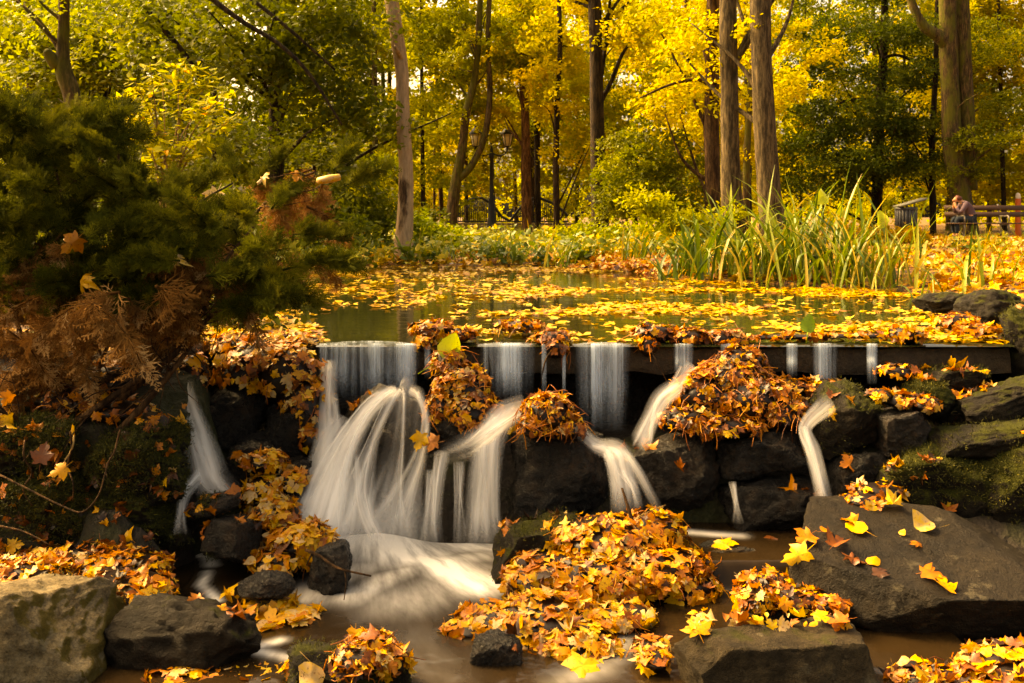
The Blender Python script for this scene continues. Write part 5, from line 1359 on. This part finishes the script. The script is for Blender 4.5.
# broad yellow green leaves standing among the reeds
rng = np.random.default_rng(14)
for lab, px, py, Y, sz, tv in [('big upright yellow green leaf among the tall reeds', 824, 197, 10.1, .30, .9), ('broad green leaf low in the middle of the reeds', 788, 215, 10.3, .24, .7), ('broad yellow green leaf at the right of the reeds', 880, 222, 9.6, .26, .85), ('smaller broad leaf behind the tall reeds', 842, 212, 10.4, .22, .9)]:
    p = W(px, py, Y); e = empty('broad_leaf_plant', (p[0], p[1], float(ground_z(p[0], p[1]))), lab, 'plant')
    V, FF, k = leaves(p[None], np.array([[.2, -1, .3]]), np.array([sz * .72]), rng, T_BROAD[:-4] * np.array([.75, 1]), TF_BROAD[:-2], .8, np.array([[rng.normal() * .4, 0, 1]]))
    mesh('blade', V, FF, M_green, e, True, {'rnd': np.full(k, tv)})
    v, fs = tube([(p[0], p[1], float(ground_z(p[0], p[1])) - .02), p * np.array([1, 1, .5]), V[1]], [.006, .005, .003], 6, True, 3); mesh('stalk', v, fs, M_green, e, True, {'rnd': np.full(len(v), .4)})

# undergrowth: low leafy herbs and grass nobody could count
rng = np.random.default_rng(15)
P, Nn, A = [], [], []; gg = Geo()
for _ in range(520):
    px = rng.uniform(200, 1010) if rng.random() < .8 else rng.uniform(180, 700); Y = 13.55 + 8 * rng.random() ** 1.8
    if px > 690: Y = rng.uniform(12, 20)
    if px > 860 and rng.random() < .75: continue
    x = (px - 512) / F * Y
    if float(shore(np.array(x), np.array(Y))) > -.05: continue
    z = float(ground_z(x, Y)); h = rng.uniform(.08, .36) * (1 if px < 700 else .6); tone = np.clip(rng.normal(.45 if px < 620 else .6, .25), 0, 1); r = h * .6
    for k in range(int(rng.integers(14, 34))):
        f = rng.random(); P.append([x + rng.normal() * r * (.4 + f * .5), Y + rng.normal() * r * .5, z + h * f]); Nn.append(rng.normal(size=3) * .5 + [0, -.3, .9]); A.append(tone + rng.normal() * .1)
    if rng.random() < .6:
        for k in range(6):
            v, f = strap(rng, (x + rng.normal() * .2, Y + rng.normal() * .15, z), rng.uniform(.2, .5), .006, rng.uniform(0, 6.28), R(rng.uniform(3, 25)), R(rng.uniform(0, 70)), 5)
            gg.add(v, f, np.clip(tone + rng.normal() * .1, 0, 1))
P = np.array(P); V, FF, k = leaves(P, np.array(Nn), rng.uniform(.07, .15, len(P)), rng, T_OVAL, TF_OVAL, .4)
gg.add(V, FF, rv(np.clip(np.array(A), 0, 1), k))
tag(gg.build('undergrowth', M_under, None, False, (0, 15, 0)), 'low yellow green herbs and grass along the far shore', 'undergrowth', None, 'stuff')

# green bushes behind the far shore
def bush(label, px, py, Y, blobs, colr, seed, lsz=.11):
    rng = np.random.default_rng(seed); c = W(px, py, Y); gz = float(ground_z(c[0], c[1]))
    e = empty('bush', (c[0], c[1], gz), label, 'bush')
    bl = [(np.array([c[0] + dx, c[1] + rng.uniform(-.3, .3), gz + dz]), np.array([rx, rx, rz]), n) for dx, dz, rx, rz, n in blobs]
    for b in bl:
        v, fs = tube([(c[0] + rng.normal() * .08, c[1], gz - .03), (np.array(e.location) + b[0]) / 2, b[0]], [.018, .012, .005], 6, True, 3); mesh('stem', v, fs, B_twig, e, True)
    V, FF, A = clumps(bl, rng, lsz, 42, .32)
    o = mesh('foliage', V, FF, M_crown, e, False, {'rnd': A}); o.color = (*colr, 1)
bush('green bush left of the pale trunk on the far shore', 345, 238, 15.5, [(0, .5, .7, .4, 26), (-.9, .45, .7, .35, 22), (.5, .8, .5, .3, 12), (-.5, .9, .5, .3, 12)], GRN, 701)
bush('low bright green bush right of the pale trunk', 432, 240, 15.8, [(0, .25, .5, .2, 14), (.5, .2, .4, .15, 9), (-.3, .4, .3, .15, 6)], (.2, .24, .015), 702)
bush('yellow green bush at the foot of the tall dark trunk', 610, 240, 16.5, [(0, .3, .6, .25, 18), (.7, .25, .5, .2, 13), (-.6, .2, .5, .18, 10)], MID, 703)
bush('dark green bush left of the fence behind the pale trunk', 425, 215, 24, [(0, .5, .6, .35, 16), (-1.0, .6, .8, .4, 18), (-2, .8, .9, .5, 20)], GRN, 704, .14)
bush('golden green bush between the tall dark trunk and the reeds', 668, 238, 15.2, [(0, .4, .6, .3, 18), (.6, .5, .5, .3, 14), (-.4, .7, .4, .25, 9)], YGR, 705)
bush('big dim green bush behind the juniper on the left', 130, 240, 12.5, [(0, .7, .9, .6, 34), (-.9, .9, .8, .6, 26), (1.0, .6, .8, .5, 26), (1.8, .5, .6, .4, 18), (2.4, .6, .6, .5, 18)], (.11, .13, .010), 706)
bush('added dark leafy bush screening the sunlit ground close behind the juniper', 70, 300, 6.6, [(-.5, .25, .6, .3, 30), (.3, .2, .5, .25, 26), (-1.3, .3, .6, .35, 26), (1.0, .12, .4, .18, 14)], (.06, .07, .008), 708, .08)  # added bush, its dark leaves cover the bright ground behind the stems
bush('low shrub with curled orange leaves behind the reeds near the bin', 885, 226, 17.5, [(0, .25, .45, .2, 12), (-.6, .25, .5, .2, 10), (.4, .15, .4, .12, 8)], (.36, .22, .015), 707)

# ---------------------------------------------------------------- lamps, fence, bench, person, bin
M_iron = simple('black_iron', (0.012, 0.012, 0.012), 0.45, 0.5, 0.3)
M_glass = simple('frosted_lamp_glass', (0.80, 0.68, 0.48), 0.35, 0.5, 0, .05)
M_wood = simple('brown_bench_wood', (0.085, 0.042, 0.022), 0.6, 0.3)
M_castiron = simple('grey_cast_iron', (0.20, 0.17, 0.13), 0.5, 0.5, .4)
M_brick = simple('pale_coursed_stone', (0.24, 0.17, 0.09), 0.85, 0.2, 0, .45, 9)

def lathe(g, c, prof, n=12, a=.5):
    P = [(c[0], c[1], c[2] + z) for r, z in prof]; v, f = [], []
    an = np.linspace(0, 2 * np.pi, n, endpoint=False)
    v = np.concatenate([np.stack([c[0] + r * np.cos(an), c[1] + r * np.sin(an), np.full(n, c[2] + z)], 1) for r, z in prof])
    i = np.arange(len(prof) - 1)[:, None] * n; j = np.arange(n)[None, :]; j2 = (j + 1) % n
    q = np.stack([i + j, i + j2, i + n + j2, i + n + j], -1).reshape(-1, 4)
    g.add(v, q, a)

def lantern(par, c, s=1.0):
    """six sided tapered lantern standing on point c"""
    h = empty('lantern', np.array(c) - np.array(par.location), None, None); h.parent = par
    g = Geo(); lathe(g, (0, 0, 0), [(.02, 0), (.05, .03), (.03, .07), (.085, .10), (.095, .115), (.02, .118)], 6)
    for k in range(6):
        a = k * math.pi / 3
        g.tube([(.088 * math.cos(a), .088 * math.sin(a), .11), (.165 * math.cos(a), .165 * math.sin(a), .46)], .011, 5)
    f = g
    lathe(f, (0, 0, 0), [(.20, .455), (.20, .48), (.10, .60), (.055, .64), (.03, .70), (.035, .73), (.0, .77)], 6)
    V = np.concatenate(f.V) * s + np.array(c); Fs = [np.concatenate(x) for x in f.F.values()]
    hh = mesh('frame', V, Fs, M_iron, h)
    g2 = Geo(); lathe(g2, (0, 0, 0), [(.0, .112), (.082, .115), (.156, .455), (0, .456)], 6)
    mesh('glass', np.concatenate(g2.V) * s + np.array(c), [np.concatenate(x) for x in g2.F.values()], M_glass, h)

b = W(491.5, 240, 29.0); gz = float(ground_z(b[0], b[1])); b[2] = gz
lamp = empty('street_lamp', b, 'black cast iron lamp post with two lanterns on a cross arm', 'lamp')
zt = W(491, 150, 29)[2] - gz
g = Geo(); lathe(g, b, [(.17, -.05), (.17, .12), (.12, .2), (.13, .5), (.10, .62), (.105, 1.0), (.075, 1.08), (.085, 1.14), (.06, 1.2), (.055, zt - .25), (.075, zt - .22), (.075, zt - .12), (.05, zt - .1), (.05, zt), (.02, zt + .12), (0, zt + .16)], 12)
g.build('post', M_iron, lamp, True, attr=False)
for sg in (-1, 1):
    g = Geo(); ax = .46
    g.tube([b + (0, 0, zt - .08), b + (sg * .2, 0, zt - .16), b + (sg * .38, 0, zt - .12), b + (sg * ax, 0, zt + .01)], .024, 7, sub=5)
    g.tube([b + (sg * .05, 0, zt - .4), b + (sg * .2, 0, zt - .34), b + (sg * .26, 0, zt - .2), b + (sg * .18, 0, zt - .17)], .015, 6, sub=5)
    g.build('arm', M_iron, lamp, True, attr=False)
    lantern(lamp, b + (sg * ax, 0, zt), 1.0)
for px, Y, lab in ((396, 46, 'distant single lantern lamp beside the pale peeling trunk'), (534.5, 50, 'distant single lantern lamp behind the fence')):
    c = W(px, 227, Y); gz2 = float(ground_z(c[0], c[1])); c[2] = gz2
    top = W(px, 178 if px < 500 else 194, Y)[2] - gz2
    e = empty('street_lamp', c, lab, 'lamp')
    g = Geo(); lathe(g, c, [(.14, -.05), (.14, .3), (.08, .5), (.05, .9), (.045, top), (.03, top + .01)], 8); g.build('post', M_iron, e, True, attr=False)
    lantern(e, c + (0, 0, top), .85)

# wavy wrought iron fence on a low stone wall
FY = 33.0
xs = np.linspace(452, 568, 59)
top = np.interp(xs, [452, 462, 472, 482, 492, 502, 510, 520, 530, 540, 552, 562, 568], [212, 204, 199, 198, 204, 217, 221, 208, 199, 198, 203, 210, 216])
b0 = W(452, 235, FY); gz3 = float(ground_z(b0[0] + 2, FY))
fe = empty('fence', (W(510, 235, FY)[0], FY, gz3), 'dark wrought iron fence with a wavy top on a low stone wall', 'fence')
wz = W(0, 222.5, FY)[2]
g = Geo()
for c in range(5):
    z0 = gz3 - .05 + c * (wz - gz3 + .05) / 5; z1 = z0 + (wz - gz3 + .05) / 5 - .012
    x = W(452, 0, FY)[0] - (c % 2) * .15; xe = W(568, 0, FY)[0]
    while x < xe:
        w_ = .34 + .1 * math.sin(x * 7 + c); g.box((x + w_ / 2, FY, (z0 + z1) / 2), (w_ - .015, .3 + .02 * math.sin(x * 5), z1 - z0)); x += w_
wall = g.build('base_wall', M_brick, fe, False, attr=False)
g = Geo(); g.tube([W(x, y, FY) for x, y in zip(xs, top)], .045, 6); g.tube([W(x, 221.5, FY) for x in (452, 510, 568)], .025, 6)
g.build('rail', M_iron, fe, True, attr=False)
for x, y in list(zip(np.linspace(453, 567, 62), np.interp(np.linspace(453, 567, 62), xs, top))):
    g = Geo(); g.tube([W(x, 221.7, FY), W(x, min(y, 221) - .8, FY)], .013, 5); g.build('bar', M_iron, fe, False, attr=False)

# bench
BY = 29.0
gb = float(ground_z(13.5, BY))
bx = W(990, 0, BY)[0]
be = empty('park_bench', (bx, BY, gb), 'brown slatted park bench with grey scrolled ends at the right edge', 'bench')
L = 2.35
for k in range(4):
    g = Geo(); g.box((bx, BY - .22 + k * .13, gb + .44), (L, .105, .035)); g.build('seat_slat', M_wood, be, attr=False)
for k in range(2):
    g = Geo(); g.box((bx, BY + .30 + .05 * k, gb + .70 + k * .19), (L, .03, .15), (R(-12), 0, 0)); g.build('back_slat', M_wood, be, attr=False)
for sx_ in (-.85, .42):
    g = Geo(); x = bx + sx_
    g.tube([(x, BY - .28, gb), (x, BY - .2, gb + .12), (x, BY - .25, gb + .3), (x, BY - .22, gb + .42)], .03, 7, sub=5)
    g.tube([(x, BY + .36, gb), (x, BY + .2, gb + .15), (x, BY + .25, gb + .42), (x, BY + .33, gb + .7), (x, BY + .40, gb + 1.0)], .03, 7, sub=5)
    g.tube([(x, BY - .25, gb + .41), (x, BY + .25, gb + .41)], .025, 6)
    g.tube([(x, BY - .2, gb + .12), (x, BY, gb + .2), (x, BY + .2, gb + .15)], .02, 6, sub=5)
    g.tube([(x, BY - .22, gb + .42), (x, BY - .27, gb + .56), (x, BY - .2, gb + .66), (x, BY + .05, gb + .64), (x, BY + .3, gb + .66)], .025, 6, sub=5)
    g.build('end_frame', M_castiron, be, True, attr=False)

# person hunched on the left end of the bench, facing left
M_skin = simple('skin', (0.60, 0.27, 0.14), 0.5, 0.4, 0, .08)
M_hair = simple('auburn_hair', (0.11, 0.025, 0.010), 0.5, 0.4, 0, .3)
M_jacket = simple('grey_purple_jacket', (0.13, 0.085, 0.105), 0.8, 0.2)
M_jeans = simple('dark_blue_jeans', (0.018, 0.026, 0.036), 0.8, 0.2)
M_shoe = simple('black_shoe', (0.012, 0.011, 0.011), 0.6, 0.3)
pb = W(971, 0, BY)[0]
pe = empty('person', (pb, BY - .05, gb), 'person in a grey jacket and dark jeans hunched on the bench, hands at the face', 'person')
def skin_mesh(name, verts, edges, radii, mat, parent, sub=2):
    me = bpy.data.meshes.new(name); me.from_pydata([tuple(v) for v in verts], edges, [])
    o = bpy.data.objects.new(name, me); col.objects.link(o); o.parent = parent
    a = o.modifiers.new('skin', 'SKIN'); a.use_smooth_shade = True
    for k, r in enumerate(radii): me.skin_vertices[0].data[k].radius = (r, r) if np.isscalar(r) else r
    me.skin_vertices[0].data[0].use_root = True
    s = o.modifiers.new('sub', 'SUBSURF'); s.levels = sub; s.render_levels = sub
    me.materials.append(mat)
    return o
V, E, Rr = [], [], []
def ad(p, r, par=None):
    V.append(p); Rr.append(r)
    if par is not None: E.append((par, len(V) - 1))
    return len(V) - 1
pel = ad((0, 0, .56), .14); w1 = ad((-.06, 0, .74), .125, pel); ch = ad((-.18, 0, .93), .145, w1); nk0 = ad((-.30, 0, 1.06), .075, ch); nk = ad((-.37, 0, 1.11), .055, nk0)
hd = ad((-.45, 0, 1.17), .088, nk); hd2 = ad((-.475, 0, 1.10), .075, hd); chn = ad((-.48, 0, 1.045), .042, hd2)
nose = ad((-.565, 0, 1.105), .014, hd2)
for s in (-1, 1):
    sh = ad((-.24, s * .17, 1.0), .07, ch); el = ad((-.40, s * .17, .74), .048, sh); wr = ad((-.50, s * .06, .94), .034, el); pa = ad((-.505, s * .045, 1.0), .036, wr)
    for f in range(4):
        a1 = ad((-.515 + .012 * f, s * (.03 + .005 * f), 1.045 + .004 * (f % 2)), .010, pa); a2 = ad((-.505 + .014 * f, s * .018, 1.075 - .006 * f), .008, a1)
    t1 = ad((-.475, s * .03, 1.02), .011, pa); t2 = ad((-.468, s * .02, 1.05), .009, t1)
    hp = ad((-.04, s * .10, .54), .10, pel); kn = ad((-.48, s * .13, .58), .066, hp); cf = ad((-.49, s * .13, .36), .054, kn); ank = ad((-.47, s * .12, .10), .038, cf); to = ad((-.62, s * .13, .05), .034, ank)
skin_mesh('body', V, E, Rr, M_skin, pe)
V, E, Rr = [], [], []
pel = ad((.0, 0, .60), .165); w1 = ad((-.05, 0, .75), .155, pel); ch = ad((-.17, 0, .93), .175, w1); nk0 = ad((-.28, 0, 1.05), .10, ch)
for s in (-1, 1):
    sh = ad((-.23, s * .18, 1.0), .09, ch); el = ad((-.40, s * .17, .74), .068, sh); wr = ad((-.485, s * .075, .91), .046, el)
skin_mesh('jacket', V, E, Rr, M_jacket, pe)
V, E, Rr = [], [], []
pel = ad((.01, 0, .545), .155)
for s in (-1, 1):
    hp = ad((-.06, s * .10, .545), .115, pel); kn = ad((-.485, s * .13, .58), .08, hp); cf = ad((-.49, s * .13, .36), .07, kn); ank = ad((-.47, s * .12, .13), .055, cf)
skin_mesh('jeans', V, E, Rr, M_jeans, pe)
for s in (-1, 1):
    V, E, Rr = [], [], []
    a = ad((-.45, s * .12, .07), .055); b_ = ad((-.55, s * .13, .05), .05, a); c_ = ad((-.66, s * .135, .045), .042, b_)
    skin_mesh('shoe', V, E, Rr, M_shoe, pe)
V, E, Rr = [], [], []
a = ad((-.42, 0, 1.215), .105); b_ = ad((-.36, 0, 1.15), .09, a); c_ = ad((-.33, 0, 1.08), .07, b_); d_ = ad((-.47, 0, 1.235), .07, a)
for s in (-1, 1): ad((-.42, s * .085, 1.12), .04, a)
skin_mesh('hair', V, E, Rr, M_hair, pe)
# eyes and mouth
g = Geo()
for s in (-1, 1): g.tube([(pb - .545, BY - .05 + s * .03, gb + 1.13), (pb - .553, BY - .05 + s * .03, gb + 1.128)], .009, 8)
g.build('eyes', M_shoe, pe, attr=False)

# litter bin with a ribbed dark body and a tilted pale lid
ny_ = 27.0
c = W(906, 0, ny_); gn = float(ground_z(c[0], ny_)); c[2] = gn
nb = empty('litter_bin', c, 'dark ribbed litter bin with a tilted pale grey lid among the bushes', 'bin')
g = Geo()
for k in range(20):
    a = k / 20 * 2 * math.pi; g.box(c + (.27 * math.cos(a), .27 * math.sin(a), .52), (.03, .07, .72), (0, 0, a))
lathe(g, c, [(.0, .16), (.25, .16), (.255, .85), (.24, .85), (.235, .2), (0, .2)], 20)
for z in (.25, .8): lathe(g, c, [(.275, z), (.295, z), (.295, z + .05), (.275, z + .05)], 20)
g.build('body', simple('dark_slate_slats', (0.03, 0.03, 0.032), .6), nb, attr=False)
g = Geo(); g.tube([c + (0, 0, 0), c + (0, 0, .2)], .05, 8); g.build('foot', M_iron, nb, attr=False)
g = Geo(); g.box(c + (.12, 0, 1.0), (.78, .56, .04), (0, R(-16), 0)); g.tube([c + (-.2, 0, .8), c + (-.2, 0, .93)], .02, 6); g.tube([c + (.22, 0, .8), c + (.22, 0, 1.0)], .02, 6)
g.build('lid', simple('pale_grey_metal', (0.12, 0.115, 0.085), .7), nb, attr=False)

# orange post with a white cap behind the bench
c = W(1018, 0, 31); gp = float(ground_z(c[0], 31)); c[2] = gp
po = empty('marker_post', c, 'orange post with a pale cap standing behind the bench', 'post')
g = Geo(); lathe(g, c, [(.085, -.03), (.085, 1.12), (.075, 1.16)], 14); g.build('shaft', simple('orange_paint', (0.55, 0.10, 0.015), .5), po, True, attr=False)
g = Geo(); lathe(g, c, [(.078, 1.155), (.08, 1.2), (.06, 1.30), (0, 1.34)], 14); g.build('cap', simple('pale_paint', (0.6, 0.5, 0.38), .5), po, True, attr=False)
